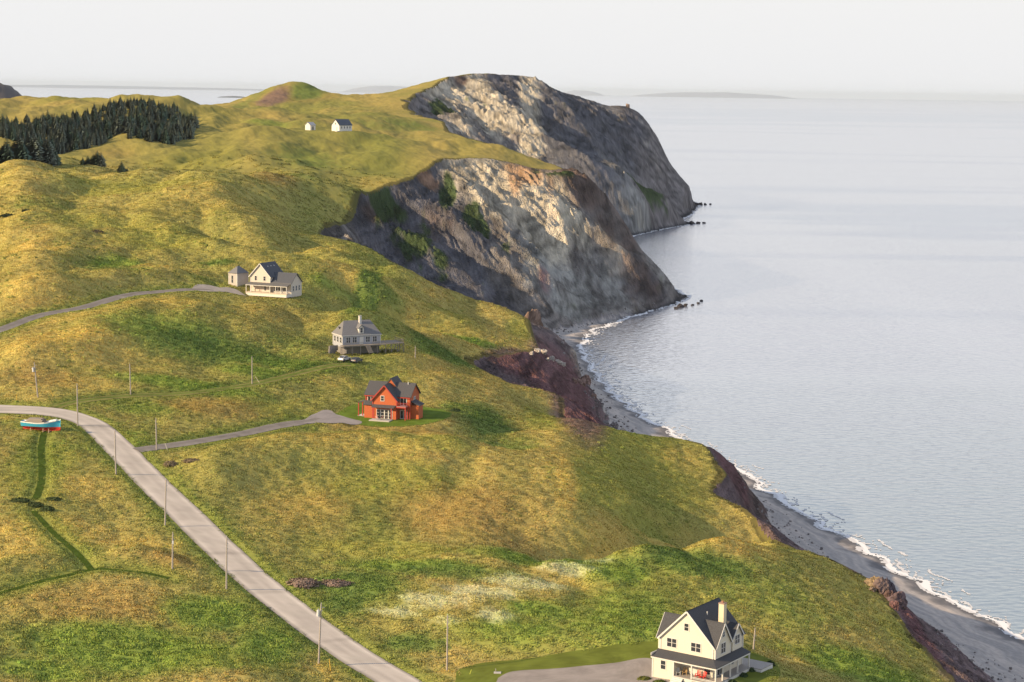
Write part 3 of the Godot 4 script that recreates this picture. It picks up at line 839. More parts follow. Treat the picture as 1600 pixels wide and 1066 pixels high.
func extrude_x(st: SurfaceTool, p: Array, x0: float, x1: float):   # p: (z, y) clockwise seen from +x ordering is fixed here
	var area := 0.0
	for i in p.size():
		area += p[i].x * p[(i + 1) % p.size()].y - p[(i + 1) % p.size()].x * p[i].y
	var q := p.duplicate()
	if area > 0.0:
		q.reverse()
	var f := []
	var k := []
	for i in q.size():
		f.append(Vector3(x1, q[i].y, q[i].x))
		k.push_front(Vector3(x0, q[i].y, q[i].x))
	face(st, f)
	face(st, k)
	for i in q.size():
		var a: Vector2 = q[i]
		var b: Vector2 = q[(i + 1) % q.size()]
		face(st, [Vector3(x0, a.y, a.x), Vector3(x0, b.y, b.x), Vector3(x1, b.y, b.x), Vector3(x1, a.y, a.x)])

func slab(st: SurfaceTool, p: Array, t: float):   # a flat sheet of thickness t under its top corners (anticlockwise from above)
	var n: Vector3 = (p[1] - p[0]).cross(p[2] - p[0]).normalized()
	var lo := []
	for q in p:
		lo.push_front(q - n * t)
	face(st, p)
	face(st, lo)
	for i in p.size():
		var a: Vector3 = p[i]
		var b: Vector3 = p[(i + 1) % p.size()]
		face(st, [a, a - n * t, b - n * t, b])

func tube(st: SurfaceTool, a: Vector3, b: Vector3, r0: float, r1: float, sides := 8, caps := true):
	var f := (b - a).normalized()
	var up := Vector3.UP if absf(f.y) < 0.95 else Vector3.RIGHT
	var u := up.cross(f).normalized()
	var v := f.cross(u)
	for k in sides:
		var t0 := TAU * k / sides
		var t1 := TAU * (k + 1) / sides
		var n0 := u * cos(t0) + v * sin(t0)
		var n1 := u * cos(t1) + v * sin(t1)
		var q := [a + n0 * r0, a + n1 * r0, b + n1 * r1, b + n0 * r1]
		var ns := [n0, n1, n1, n0]
		for i in [0, 2, 1, 0, 3, 2]:
			st.set_normal(ns[i])
			st.add_vertex(q[i])
		if caps:
			face(st, [b, b + n0 * r1, b + n1 * r1])
			face(st, [a, a + n1 * r0, a + n0 * r0])

func part(called: String, st: SurfaceTool, m: Material, parent: Node) -> MeshInstance3D:
	var o := MeshInstance3D.new()
	o.name = numbered(called, parent)
	o.mesh = st.commit()
	o.material_override = m
	parent.add_child(o, true)
	return o

func numbered(called: String, parent: Node) -> String:
	var key := str(parent.get_instance_id()) + called
	var n: int = taken.get(key, 0)
	taken[key] = n + 1
	return called if n == 0 else "%s_%03d" % [called, n]

func tag(o: Node, label: String, category: String, group := ""):
	o.set_meta("label", label)
	o.set_meta("category", category)
	if group:
		o.set_meta("group", group)

func thing(called: String, label: String, category: String, x: float, z: float, turn := 0.0, group := "", lift := 0.0) -> Node3D:
	var o := Node3D.new()
	o.name = numbered(called, self)
	add_child(o)
	o.position = Vector3(x, ground(x, z) + lift, z)
	o.rotation.y = turn
	tag(o, label, category, group)
	return o

func again(o: Node3D, label: String, x: float, z: float, turn := 0.0, size := Vector3.ONE, lift := 0.0) -> Node3D:
	var c: Node3D = o.duplicate()
	var base := o.name.rstrip("0123456789").rstrip("_")
	c.name = numbered(base, self)
	add_child(c)
	c.position = Vector3(x, ground(x, z) + lift, z)
	c.rotation.y = turn
	c.scale = size
	if label:
		c.set_meta("label", label)
	return c

# a window or glazed door in a wall: at its centre, u along the wall, n out of it
func window(parent: Node, at: Vector3, u: Vector3, n: Vector3, w: float, h: float, cols: int, rows: int, trim: Material, called := "window", depth := 0.07):
	var b := Basis(u, Vector3.UP, n)
	var st := begin()
	var f := 0.11
	box(st, at + b * Vector3(0, h * 0.5, depth * 0.5), Vector3(w + 2 * f, f, depth), b)
	box(st, at + b * Vector3(0, -h * 0.5, depth * 0.5), Vector3(w + 2 * f + 0.06, f, depth + 0.05), b)
	for s in [-1, 1]:
		box(st, at + b * Vector3(s * (w + f) * 0.5, 0, depth * 0.5), Vector3(f, h - f, depth), b)
	for k in range(1, cols):
		box(st, at + b * Vector3(-w * 0.5 + w * k / cols, 0, depth * 0.4), Vector3(0.10 if cols < 3 else 0.06, h - f, depth * 0.8), b)
	for k in range(1, rows):
		box(st, at + b * Vector3(0, -h * 0.5 + h * k / rows, depth * 0.4 - 0.004), Vector3(w, 0.06, depth * 0.7), b)
	var fr := part(called, st, trim, parent)
	var g := begin()
	box(g, at + b * Vector3(0, 0, 0.012), Vector3(w, h - f, 0.024), b)
	part("pane", g, mat("glass", Color(0.03, 0.035, 0.045), 0.08), fr)

func door(parent: Node, at: Vector3, u: Vector3, n: Vector3, w: float, h: float, m: Material, trim: Material):
	var b := Basis(u, Vector3.UP, n)
	var st := begin()
	box(st, at + b * Vector3(0, h * 0.5, 0.03), Vector3(w, h, 0.06), b)
	box(st, at + b * Vector3(0, h * 0.72, 0.065), Vector3(w * 0.62, h * 0.36, 0.012), b)
	box(st, at + b * Vector3(0, h * 0.27, 0.065), Vector3(w * 0.62, h * 0.32, 0.012), b)
	var d := part("door", st, m, parent)
	var f := begin()
	for s in [-1, 1]:
		box(f, at + b * Vector3(s * (w * 0.5 + 0.06), h * 0.5, 0.04), Vector3(0.12, h, 0.08), b)
	box(f, at + b * Vector3(0, h + 0.06, 0.04), Vector3(w + 0.24, 0.12, 0.08), b)
	part("frame", f, trim, d)
	var k := begin()
	box(k, at + b * Vector3(w * 0.4, h * 0.48, 0.1), Vector3(0.07, 0.12, 0.07), b)
	part("handle", k, mat("brass", Color(0.35, 0.28, 0.12), 0.4, 0.8), d)

func railing(parent: Node, a: Vector3, b: Vector3, m: Material, h := 1.0, gap := 0.16):
	var st := begin()
	bar(st, a + Vector3(0, h, 0), b + Vector3(0, h, 0), 0.09, 0.07)
	bar(st, a + Vector3(0, 0.14, 0), b + Vector3(0, 0.14, 0), 0.06, 0.06)
	var n := maxi(int(a.distance_to(b) / gap), 1)
	for i in n + 1:
		var p := a.lerp(b, i / float(n))
		box(st, p + Vector3(0, h * 0.5 + 0.05, 0), Vector3(0.045, h - 0.1, 0.045))
	part("railing", st, m, parent)

func steps(parent: Node, top: Vector3, out: Vector3, w: float, n: int, rise: float, m: Material):
	var u := Vector3.UP.cross(out).normalized()
	var b := Basis(u, Vector3.UP, out)
	for i in n:
		var st := begin()
		var y := -rise * (i + 1)
		box(st, top + b * Vector3(0, y - 0.03, 0.28 * i + 0.15), Vector3(w, 0.06, 0.31), b)
		box(st, top + b * Vector3(0, y - rise * 0.5 - 0.06, 0.28 * i + 0.26), Vector3(w - 0.1, rise, 0.03), b)
		part("step", st, m, parent)

# ---------------------------------------------------------------- roads, lanes, lawns

func smooth_line(p: PackedFloat32Array, per := 8) -> PackedVector2Array:
	var out := PackedVector2Array()
	var n := p.size() / 2
	for i in n - 1:
		var a := Vector2(p[maxi(i - 1, 0) * 2], p[maxi(i - 1, 0) * 2 + 1])
		var b := Vector2(p[i * 2], p[i * 2 + 1])
		var c := Vector2(p[i * 2 + 2], p[i * 2 + 3])
		var e := Vector2(p[mini(i + 2, n - 1) * 2], p[mini(i + 2, n - 1) * 2 + 1])
		for k in per:
			out.append(b.cubic_interpolate(c, a, e, k / float(per)))
	out.append(Vector2(p[n * 2 - 2], p[n * 2 - 1]))
	return out

func ribbon(called: String, label: String, p: PackedFloat32Array, half: float, m: Material, tint: Callable, lift := 0.16, across := 8):
	var line := smooth_line(p, 10)
	var vp := PackedVector3Array()
	var vn := PackedVector3Array()
	var vc := PackedColorArray()
	var ii := PackedInt32Array()
	var along := 0.0
	for i in line.size():
		var f := (line[mini(i + 1, line.size() - 1)] - line[maxi(i - 1, 0)]).normalized()
		var s := Vector2(f.y, -f.x)
		if i:
			along += line[i].distance_to(line[i - 1])
		for k in across + 1:
			var t := -1.0 + 2.0 * k / across
			var wob := half * (1.0 + 0.05 * n_mid.get_noise_2d(along / 14.0, signf(t) * 20.0))
			var q := line[i] + s * t * wob
			var y := ground(q.x, -q.y) + lift * (1.0 - 0.5 * t * t * t * t) + 0.05 * (1.0 - t * t)
			vp.append(Vector3(q.x, y, -q.y))
			vn.append(Vector3.UP)
			vc.append(tint.call(t, along, q.x, q.y))
	for i in line.size() - 1:
		for k in across:
			var a := i * (across + 1) + k
			ii.append(a); ii.append(a + across + 1); ii.append(a + 1); ii.append(a + 1); ii.append(a + across + 1); ii.append(a + across + 2)
	var mi := raw_mesh(called, vp, vn, vc, ii, m)
	mi.set_meta("kind", "structure")
	mi.set_meta("label", label)

func sheet(called: String, label: String, p: PackedFloat32Array, m: Material, base: Color, vary: float, lift := 0.12):   # ground cover inside an outline
	var q := p.duplicate()
	q.append(p[0]); q.append(p[1])
	var line := smooth_line(q, 8)
	var c := Vector2.ZERO
	for v in line:
		c += v / line.size()
	var vp := PackedVector3Array()
	var vn := PackedVector3Array()
	var vc := PackedColorArray()
	var ii := PackedInt32Array()
	var rings := 22
	for r in rings + 1:
		for i in line.size():
			var v := c.lerp(line[i], sqrt(r / float(rings)))
			vp.append(Vector3(v.x, ground(v.x, -v.y) + lift, -v.y))
			vn.append(Vector3.UP)
			var b := 1.0 + vary * n_tint.get_noise_2d(v.x / 5.0, v.y / 5.0) + vary * 0.6 * n_fine.get_noise_2d(v.x / 0.8, v.y / 0.9)
			vc.append(Color(base.r * b, base.g * b, base.b * b))
	var n := line.size()
	for r in rings:
		for i in n - 1:
			var a := r * n + i
			ii.append(a); ii.append(a + n); ii.append(a + 1); ii.append(a + 1); ii.append(a + n); ii.append(a + n + 1)
	var mi := raw_mesh(called, vp, vn, vc, ii, m)
	mi.set_meta("kind", "structure")
	mi.set_meta("label", label)

func road_tint(t: float, along: float, x: float, d: float) -> Color:
	var b := 0.69 + 0.05 * n_tint.get_noise_2d(x / 9.0, d / 9.0) + 0.03 * n_fine.get_noise_2d(x / 0.7, d / 0.7)
	b += 0.05 * cos(t * 9.0) + 0.04 * n_tint.get_noise_2d(t * 2.0, along / 14.0) - 0.10 * smoothstep(0.82, 1.0, absf(t)) - 0.05 * smoothstep(0.1, 0.0, absf(t))
	if fposmod(along + 3.0 * n_mid.get_noise_1d(along), 23.0) < 0.7:
		b -= 0.06
	return Color(b, b * 0.955, b * 0.91)

func lane_tint(t: float, along: float, x: float, d: float) -> Color:
	var b := 0.50 + 0.05 * n_tint.get_noise_2d(x / 5.0, d / 5.0) + 0.03 * n_fine.get_noise_2d(x / 0.7, d / 0.7) - 0.05 * (1.0 - absf(t))
	return Color(b, b * 0.96, b * 0.94)

func mown_tint(t: float, along: float, x: float, d: float) -> Color:
	var b := 1.0 + 0.2 * n_tint.get_noise_2d(x / 2.0, d / 2.0)
	return Color(0.25 * b, 0.31 * b, 0.13 * b)

func rut_tint(t: float, along: float, x: float, d: float) -> Color:
	var b := 1.0 + 0.2 * n_tint.get_noise_2d(x / 2.0, d / 2.0)
	return mixc(Color(0.37 * b, 0.42 * b, 0.2 * b), Color(0.50 * b, 0.46 * b, 0.31 * b), smoothstep(0.25, 0.5, absf(t)) * (1.0 - smoothstep(0.65, 0.95, absf(t))))

var drive_red := PackedFloat32Array([-83, 418.6, -78.7, 424.4, -72.9, 432.6, -63.3, 447.7, -57.4, 459, -52, 467, -48, 473])
var drive_white := PackedFloat32Array([-152, 505, -146, 521, -143, 533.4, -137.9, 554.7, -128.8, 572.3, -121.1, 600.9, -112.2, 616, -104.7, 623.4, -98, 625])
var track := PackedFloat32Array([-107.8, 448, -104.3, 454.9, -94.5, 467.8, -80.8, 480, -67.2, 499, -56.2, 522.8, -50.5, 536, -46.5, 542])
var path_a := PackedFloat32Array([-104.8, 425, -102.3, 411.7, -98.2, 395.8, -95.6, 383.7, -94.2, 374])
var path_b := PackedFloat32Array([-92.5, 366, -90.8, 362.5, -84.5, 351.4, -78.8, 342.2, -74.2, 333.3])
var path_c := PackedFloat32Array([-87.7, 314.7, -86.2, 317.2, -81.4, 324.1, -77.1, 329.6, -73.7, 333.6, -68, 334.6, -63.9, 334.4, -60.6, 333])
var gravel_yellow := PackedFloat32Array([-1.5, 301.6, 0.8, 305.2, 6, 306.7, 11.3, 307, 17.7, 308.7, 24, 310.5, 26, 300, 25, 291, 10.8, 287, -1.2, 291.4])
var lawn_yellow := PackedFloat32Array([-8.3, 300.6, -7.9, 306, -3.5, 310.2, 4, 312.3, 11.5, 314, 19, 316, 26, 318.7, 36, 320.5, 43, 317, 45, 308, 41, 297, 20.7, 285, -7.2, 287])
var lawn_red := PackedFloat32Array([-44.7, 480, -42.3, 493, -35.5, 501, -25.7, 504, -18.5, 503, -15.5, 495, -16.5, 483, -22.5, 473.5, -31.4, 470.5, -38, 471.6, -42.9, 472.7])
var pad_red := PackedFloat32Array([-52, 466, -50.2, 476, -46, 484, -43.6, 477.5, -38, 476, -38, 471.6, -44.1, 468])
var pad_white := PackedFloat32Array([-105, 620, -104, 630, -96, 636, -88.5, 634, -89, 629, -95, 622])

func ways():
	var m := grass_mat()
	ribbon("road", "pale chip sealed road running diagonally through the grass", road_line, 3.75, m, road_tint)
	ribbon("driveway", "grey gravel driveway to the orange red house", drive_red, 1.9, m, lane_tint, 0.15, 4)
	ribbon("driveway_001", "grey gravel driveway to the white house with the porch", drive_white, 2.0, m, lane_tint, 0.15, 4)
	ribbon("track", "grassy two rut track to the grey house", track, 1.6, m, rut_tint, 0.15, 6)
	ribbon("path", "mown path below the blue boat", path_a, 0.75, m, mown_tint, 0.08, 4)
	ribbon("path_001", "mown path across the straw coloured slope", path_b, 0.65, m, mown_tint, 0.08, 4)
	ribbon("path_002", "mown path along the crest of the brown mound", path_c, 0.55, m, mown_tint, 0.08, 4)
	sheet("lawn", "mown lawn round the yellow house", lawn_yellow, m, Color(0.40, 0.43, 0.20), 0.16, 0.10)
	sheet("gravel_yard", "grey gravel yard left of the yellow house", gravel_yellow, m, Color(0.56, 0.53, 0.51), 0.10, 0.13)
	sheet("lawn_001", "mown green lawn round the orange red house", lawn_red, m, Color(0.36, 0.43, 0.18), 0.16, 0.12)
	sheet("parking_pad", "grey gravel parking pad by the orange red house", pad_red, m, Color(0.53, 0.51, 0.51), 0.08, 0.16)
	sheet("parking_pad_001", "grey gravel parking pad beside the white shed", pad_white, m, Color(0.55, 0.53, 0.52), 0.08, 0.16)

var bare: Array[PackedVector2Array] = []

func in_bare(x: float, d: float) -> bool:
	for p in bare:
		if Geometry2D.is_point_in_polygon(Vector2(x, d), p):
			return true
	return false

func pairs(p: PackedFloat32Array) -> PackedVector2Array:
	var out := PackedVector2Array()
	for i in range(0, p.size(), 2):
		out.append(Vector2(p[i], p[i + 1]))
	return out

# ---------------------------------------------------------------- grass

func tuft_mesh() -> ArrayMesh:
	var st := begin()
	var r := RandomNumberGenerator.new()
	r.seed = 5
	for k in 15:
		var c := Vector3(r.randf_range(-0.75, 0.75), 0, r.randf_range(-0.75, 0.75))
		var tall := r.randf_range(0.22, 0.5)
		var b := r.randf_range(0.88, 1.12)
		for j in 4:
			var a := r.randf() * TAU
			var o := Vector3(cos(a), 0, sin(a))
			var s := Vector3(-o.z, 0, o.x) * r.randf_range(0.06, 0.11)
			var tip := c + o * r.randf_range(0.1, 0.32) + Vector3(0, tall * r.randf_range(0.7, 1.0), 0)
			var base := c + o * 0.05 - Vector3(0, 0.08, 0)
			var n := (Vector3.UP * 1.1 + o * 0.45).normalized()
			st.set_color(Color(b, b, b))
			for p in [base - s, tip, base + s]:
				st.set_normal(n)
				st.add_vertex(p)
	return st.commit()

func grass():
	for p in [gravel_yellow, lawn_yellow, lawn_red, pad_red, pad_white]:
		bare.append(pairs(p))
	var r := RandomNumberGenerator.new()
	r.seed = 77
	var buf := PackedFloat32Array()
	var d := 263.0
	while d < 1080.0:
		var step := 1.15 if d < 480.0 else 1.15 * d / 480.0
		var size := step / 1.15
		var x := maxf(x_left(d), -(0.275 * d + 22.0))
		while x < 110.0:
			var px := x + r.randf_range(-0.5, 0.5) * step
			var pd := d + r.randf_range(-0.5, 0.5) * step * 1.2
			x += step
			var at := cell(px, -pd)
			if g_kind[at] != 0 or g_road[at] < 3.6 or g_s[at] > -0.6:
				continue
			if pd > 800.0 and r.randf() < (pd - 800.0) / 280.0:
				continue
			if pd < 640.0 and in_bare(px, pd):
				continue
			var lush := maxf(g_tint[0][at], g_tint[1][at])
			var sc := size * r.randf_range(0.8, 1.25)
			var hs := sc * r.randf_range(0.45, 0.7) * (1.0 + 0.5 * lush)
			var n := g_nrm[at]
			var a := r.randf() * TAU
			var f := Vector3(cos(a), 0, sin(a))
			var bx := n.cross(f).normalized()
			var bz := bx.cross(n)
			bx *= sc
			bz *= sc
			n *= hs
			var c := g_col[at]
			var v := r.randf_range(1.28, 1.38)
			buf.append_array([bx.x, n.x, bz.x, px, bx.y, n.y, bz.y, ground(px, -pd), bx.z, n.z, bz.z, -pd, c.r * v, c.g * v * r.randf_range(0.97, 1.03), c.b * v, 1.0])
		d += step * 1.2
	var mm := MultiMesh.new()
	mm.transform_format = MultiMesh.TRANSFORM_3D
	mm.use_colors = true
	mm.mesh = tuft_mesh()
	mm.instance_count = buf.size() / 16
	mm.buffer = buf
	var mi := MultiMeshInstance3D.new()
	mi.name = "grass"
	mi.multimesh = mm
	var m := grass_mat()
	m.backlight_enabled = true
	m.backlight = Color(0.5, 0.5, 0.5)
	mi.material_override = m
	mi.set_meta("kind", "stuff")
	tag(mi, "long golden and green grass covering the hills", "grass")
	add_child(mi)

# ---------------------------------------------------------------- trees, shrubs, rocks

func spruce(seed_n: int, tall: float, wide: float) -> Node3D:
	var r := RandomNumberGenerator.new()
	r.seed = seed_n
	var o := Node3D.new()
	var st := begin()
	tube(st, Vector3(0, -0.6, 0), Vector3(0, tall * 0.9, 0), 0.17, 0.03, 6, false)
	part("trunk", st, mat("bark", Color(0.10, 0.075, 0.055), 0.95), o)
	var c := begin()
	var tiers := 15
	for k in tiers:
		var t := k / float(tiers)
		var y := lerpf(tall * 0.05, tall * 0.97, t)
		var reach := wide * (1.0 - t * 0.93) * (0.75 + 0.25 * sin(t * 3.0))
		var n := 9 if t < 0.7 else 6
		for j in n:
			var a := TAU * (j + r.randf_range(-0.35, 0.35)) / n + k * 0.7
			var l := reach * r.randf_range(0.7, 1.15)
			var f := Vector3(cos(a), 0, sin(a))
			var s := Vector3(-f.z, 0, f.x) * l * 0.34
			var root := Vector3(0, y + 0.25 * l, 0)
			var tip := root + f * l - Vector3(0, l * r.randf_range(0.35, 0.6), 0)
			var mid := root + f * l * 0.55 - Vector3(0, l * 0.15, 0)
			var b := r.randf_range(0.8, 1.2)
			c.set_color(Color(b, b, b))
			var n1 := (Vector3.UP * 0.8 + f + s.normalized() * 0.4).normalized()
			var n2 := (Vector3.UP * 0.8 + f - s.normalized() * 0.4).normalized()
			var lo := mid + s - Vector3(0, l * 0.28, 0)
			var ro := mid - s - Vector3(0, l * 0.28, 0)
			for q in [[root, lo, tip, n1], [root, tip, ro, n2], [mid - Vector3(0, l * 0.05, 0), tip, lo - Vector3(0, l * 0.2, 0) + f * l * 0.1, n1]]:
				for i in 3:
					c.set_normal(q[3])
					c.add_vertex(q[i])
	var key := "needles_%d" % seed_n
	if not mats.has(key):
		var nm := grass_mat()
		nm.albedo_color = {3: Color(0.18, 0.27, 0.19), 8: Color(0.24, 0.29, 0.225), 21: Color(0.15, 0.24, 0.185)}[seed_n].linear_to_srgb()
		mats[key] = nm
	part("crown", c, mats[key], o)
	return o

func leafy(o: Node, called: String, size: Vector3, n: int, leaf: float, m: Material, seed_n: int, base_y := 0.0):
	var r := RandomNumberGenerator.new()
	r.seed = seed_n
	var fn := FastNoiseLite.new()
	fn.seed = seed_n
	fn.frequency = 1.0
	var st := begin()
	for k in n:
		var v := Vector3(r.randfn(), r.randfn(), r.randfn()).normalized()
		if v.y < -0.2:
			v.y = -v.y
		var rad := (0.72 + 0.35 * fn.get_noise_3dv(v * 2.2)) * (0.72 + 0.28 * sqrt(r.randf()))
		var p := Vector3(v.x * size.x, v.y * size.y, v.z * size.z) * rad + Vector3(0, base_y, 0)
		var n1 := (v + Vector3(r.randf_range(-0.6, 0.6), r.randf_range(0.0, 0.6), r.randf_range(-0.6, 0.6))).normalized()
		var u := n1.cross(Vector3(r.randfn(), r.randfn(), r.randfn())).normalized() * leaf * r.randf_range(0.6, 1.3)
		var w := n1.cross(u) * 0.8
		var b := r.randf_range(0.72, 1.25)
		st.set_color(Color(b, b * r.randf_range(0.95, 1.05), b))
		for i in [p - u, p + w, p + u, p - u, p + u, p - w * 0.7]:
			st.set_normal(n1)
			st.add_vertex(i)
	return part(called, st, m, o)

func leaf_mat(key: String, c: Color) -> StandardMaterial3D:
	if not mats.has(key):
		var m := grass_mat()
		m.albedo_color = c.linear_to_srgb()
		m.backlight_enabled = true
		m.backlight = Color(0.3, 0.3, 0.3)
		mats[key] = m
	return mats[key]

func trees():
	var kinds := [spruce(3, 9.4, 3.2), spruce(8, 10.6, 3.4), spruce(21, 8.4, 3.5)]
	var outline := pairs(PackedFloat32Array([-297, 1088, -263, 1078, -246, 1112, -236, 1140, -221, 1131, -200, 1122, -196, 1170, -205, 1245, -214, 1285, -224, 1300, -237, 1325, -250, 1322, -276, 1300, -296, 1262, -310, 1210, -322, 1146]))
	var r := RandomNumberGenerator.new()
	r.seed = 19
	var n := 0
	var tries := 0
	var placed := PackedVector2Array()
	while n < 298 and tries < 9000:
		tries += 1
		var p := Vector2(r.randf_range(-318, -195), r.randf_range(1078, 1305))
		if not Geometry2D.is_point_in_polygon(p, outline):
			continue
		var ok := true
		for q in placed:
			if q.distance_to(p) < (5.2 if tries < 6000 else 3.5):
				ok = false
				break
		if not ok:
			continue
		placed.append(p)
		var s := r.randf_range(0.7, 1.3) * lerpf(1.0, 0.72, smoothstep(1180.0, 1290.0, p.y))
		var where := "in the middle of the dense wood on the hill"
		if p.x > -212.0:
			where = "at the right hand edge of the dense wood"
		elif p.y < 1118.0 or (p.x > -245.0 and p.y < 1150.0):
			where = "in the front row of the dense wood, above the grass hollow"
		elif p.y > 1265.0:
			where = "at the top of the dense wood, against the skyline"
		elif p.x < -282.0:
			where = "in the far left part of the dense wood"
		elif p.x > -240.0:
			where = "in the right half of the dense wood on the slope"
		put_tree(kinds[n % 3], "spruce_tree", "green spruce " + where, "spruce trees " + where, p, s, s * r.randf_range(0.9, 1.35), r)
		n += 1
	for p in [[-262, 958, 1.0], [-258, 950, 1.1], [-254, 962, 1.25], [-250, 952, 0.9], [-249, 968, 1.3], [-245, 957, 1.2], [-242, 948, 0.95], [-240, 962, 1.3], [-237, 953, 1.15], [-234, 965, 1.2], [-231, 955, 0.95], [-229, 960, 0.8], [-256, 972, 1.2], [-246, 976, 1.2], [-237, 974, 1.1]]:
		put_tree(kinds[(int(p[0]) + 400) % 3], "spruce_tree", "bushy spruce tree in the small grove below the wood at the left edge", "spruce trees of the small grove", Vector2(p[0], p[1]), p[2] * 1.15, p[2] * 1.9, r)
	for p in [[-219, 977, 0.42], [-216, 975, 0.5], [-213, 974, 0.6], [-210.5, 972, 0.8], [-208.5, 971, 0.65]]:
		put_tree(kinds[int(-p[0]) % 3], "spruce_tree", "low spruce in the little clump in the hollow between grove and wood", "spruce trees of the clump in the hollow", Vector2(p[0], p[1]), p[2] * 1.15, p[2] * 1.9, r)
	put_tree(kinds[0], "spruce_tree", "single small spruce tree right of the low clump below the wood", "", Vector2(-197, 965.5), 0.85, 1.2, r)
	put_tree(kinds[2], "spruce_tree", "smallest spruce at the right end of the hollow, leaning on its neighbour", "", Vector2(-194.5, 966.5), 0.6, 0.9, r)
	for p in [[-332, 1225], [-327, 1222], [-322, 1226], [-318, 1230], [-313, 1238], [-308, 1242], [-303, 1246], [-297, 1255], [-325, 1235], [-315, 1245], [-288, 1268], [-284, 1276]]:
		put_tree(kinds[int(-p[0]) % 3], "spruce_tree", "spruce tree in the loose row behind the wood, against the far grass hill", "spruce trees behind the wood", Vector2(p[0], p[1]), r.randf_range(0.5, 0.8), r.randf_range(0.7, 1.0), r)
	# the smaller trees that fill the wood between those
	var st := begin()
	for part_name in ["trunk", "crown"]:
		st.append_from(kinds[1].get_node(part_name).mesh, 0, Transform3D.IDENTITY)
	var mm := MultiMesh.new()
	mm.transform_format = MultiMesh.TRANSFORM_3D
	mm.mesh = st.commit()
	var buf := PackedFloat32Array()
	var made := 0
	while made < 760:
		var p := Vector2(r.randf_range(-318, -195), r.randf_range(1078, 1305))
		if Geometry2D.is_point_in_polygon(p, outline):
			var s := r.randf_range(0.5, 0.85) * lerpf(1.0, 0.75, smoothstep(1180.0, 1290.0, p.y))
			var a := r.randf() * TAU
			buf.append_array([s * cos(a), 0, s * sin(a), p.x, 0, s, 0, ground(p.x, -p.y), -s * sin(a), 0, s * cos(a), -p.y])
			made += 1
	mm.instance_count = made
	mm.buffer = buf
	var mi := MultiMeshInstance3D.new()
	mi.name = "undergrowth"
	mi.multimesh = mm
	mi.material_override = mats["needles_8"]
	mi.set_meta("kind", "stuff")
	tag(mi, "smaller spruces crowding between the trees of the wood", "trees")
	add_child(mi)
	for k in kinds:
		k.free()

func put_tree(kind: Node3D, called: String, label: String, group: String, p: Vector2, tall: float, wide: float, r: RandomNumberGenerator):
	var o: Node3D = kind.duplicate()
	o.name = numbered(called, self)
	add_child(o)
	o.position = Vector3(p.x, ground(p.x, -p.y), -p.y)
	o.rotation.y = r.randf() * TAU
	o.scale = Vector3(wide, tall, wide)
	tag(o, label, "tree", group)

func shrub(label: String, x: float, d: float, size: Vector3, c: Color, key: String, seed_n: int, group := "", called := "shrub", n := 420, leaf := 0.16):
	var o := thing(called, label, "shrub", x, -d, 0.0, group)
	leafy(o, "foliage", size, n, leaf, leaf_mat(key, c), seed_n)
	var st := begin()
	for k in 4:
		var a := k * 1.7
		tube(st, Vector3(0, -0.2, 0), Vector3(cos(a) * size.x * 0.5, size.y * 0.6, sin(a) * size.z * 0.5), 0.05, 0.02, 5, false)
	part("stem", st, mat("bark", Color(0.10, 0.075, 0.055), 0.95), o)

func shrubs():
	var purple := Color(0.27, 0.20, 0.16)
	var dark := Color(0.07, 0.095, 0.04)
	shrub("large brownish purple bush by the road, left of the green hollow", -37.3, 339, Vector3(4.2, 1.5, 3.4), purple, "purple_leaf", 3, "", "shrub", 1800, 0.2)
	shrub("long low brownish bush trailing right of the large purple bush", -31.8, 341, Vector3(4.6, 1.1, 2.4), purple, "purple_leaf", 4, "", "shrub", 1500, 0.2)
	shrub("brown bush beside the mouth of the red house driveway", -73.4, 408, Vector3(2.2, 1.4, 2.2), Color(0.21, 0.165, 0.11), "brown_leaf", 5, "", "shrub", 700)
	shrub("low brown shrub right of the bush at the driveway mouth", -69, 409, Vector3(3.0, 0.9, 2.0), Color(0.21, 0.165, 0.11), "brown_leaf", 6, "", "shrub", 700)
	shrub("dark heathery bush alone on the mid hillside left of the white house", -154, 709, Vector3(3.4, 1.3, 2.4), Color(0.10, 0.08, 0.07), "heather_leaf", 7, "", "shrub", 500)
	shrub("flat dark juniper at the foot of the upper mown path, left one", -96.4, 370.8, Vector3(2.9, 1.0, 1.5), dark, "juniper_leaf", 8, "", "shrub", 700)
	shrub("flat dark juniper at the foot of the upper mown path, middle one", -92.9, 368.6, Vector3(2.4, 1.1, 1.3), dark, "juniper_leaf", 9, "", "shrub", 700)
	shrub("flat dark juniper at the foot of the upper mown path, lowest one", -90.2, 366.6, Vector3(2.0, 1.2, 1.4), dark, "juniper_leaf", 10, "", "shrub", 700)
	shrub("flat dark juniper right of the foot of the upper mown path", -90.6, 373.5, Vector3(2.2, 0.9, 1.2), dark, "juniper_leaf", 11, "", "shrub", 600)
	shrub("dark green bush hugging the lip right of the red house lawn", -14.8, 503, Vector3(2.2, 1.1, 2.0), Color(0.05, 0.075, 0.035), "green_leaf", 12, "", "shrub", 600)
	shrub("dark hedge bush on the far left hillside, left half", -201, 763, Vector3(4.5, 1.5, 2.0), Color(0.035, 0.05, 0.03), "hedge_leaf", 13, "", "shrub", 700, 0.3)
	shrub("dark hedge bush on the far left hillside, right half", -194.5, 768, Vector3(3.0, 1.2, 2.0), Color(0.035, 0.05, 0.03), "hedge_leaf", 14, "", "shrub", 500, 0.3)
	shrub("dark bush in the dip behind the small white shed", -88.5, 655, Vector3(3.2, 1.8, 2.2), Color(0.06, 0.085, 0.035), "green_leaf2", 15, "", "shrub", 700, 0.22)

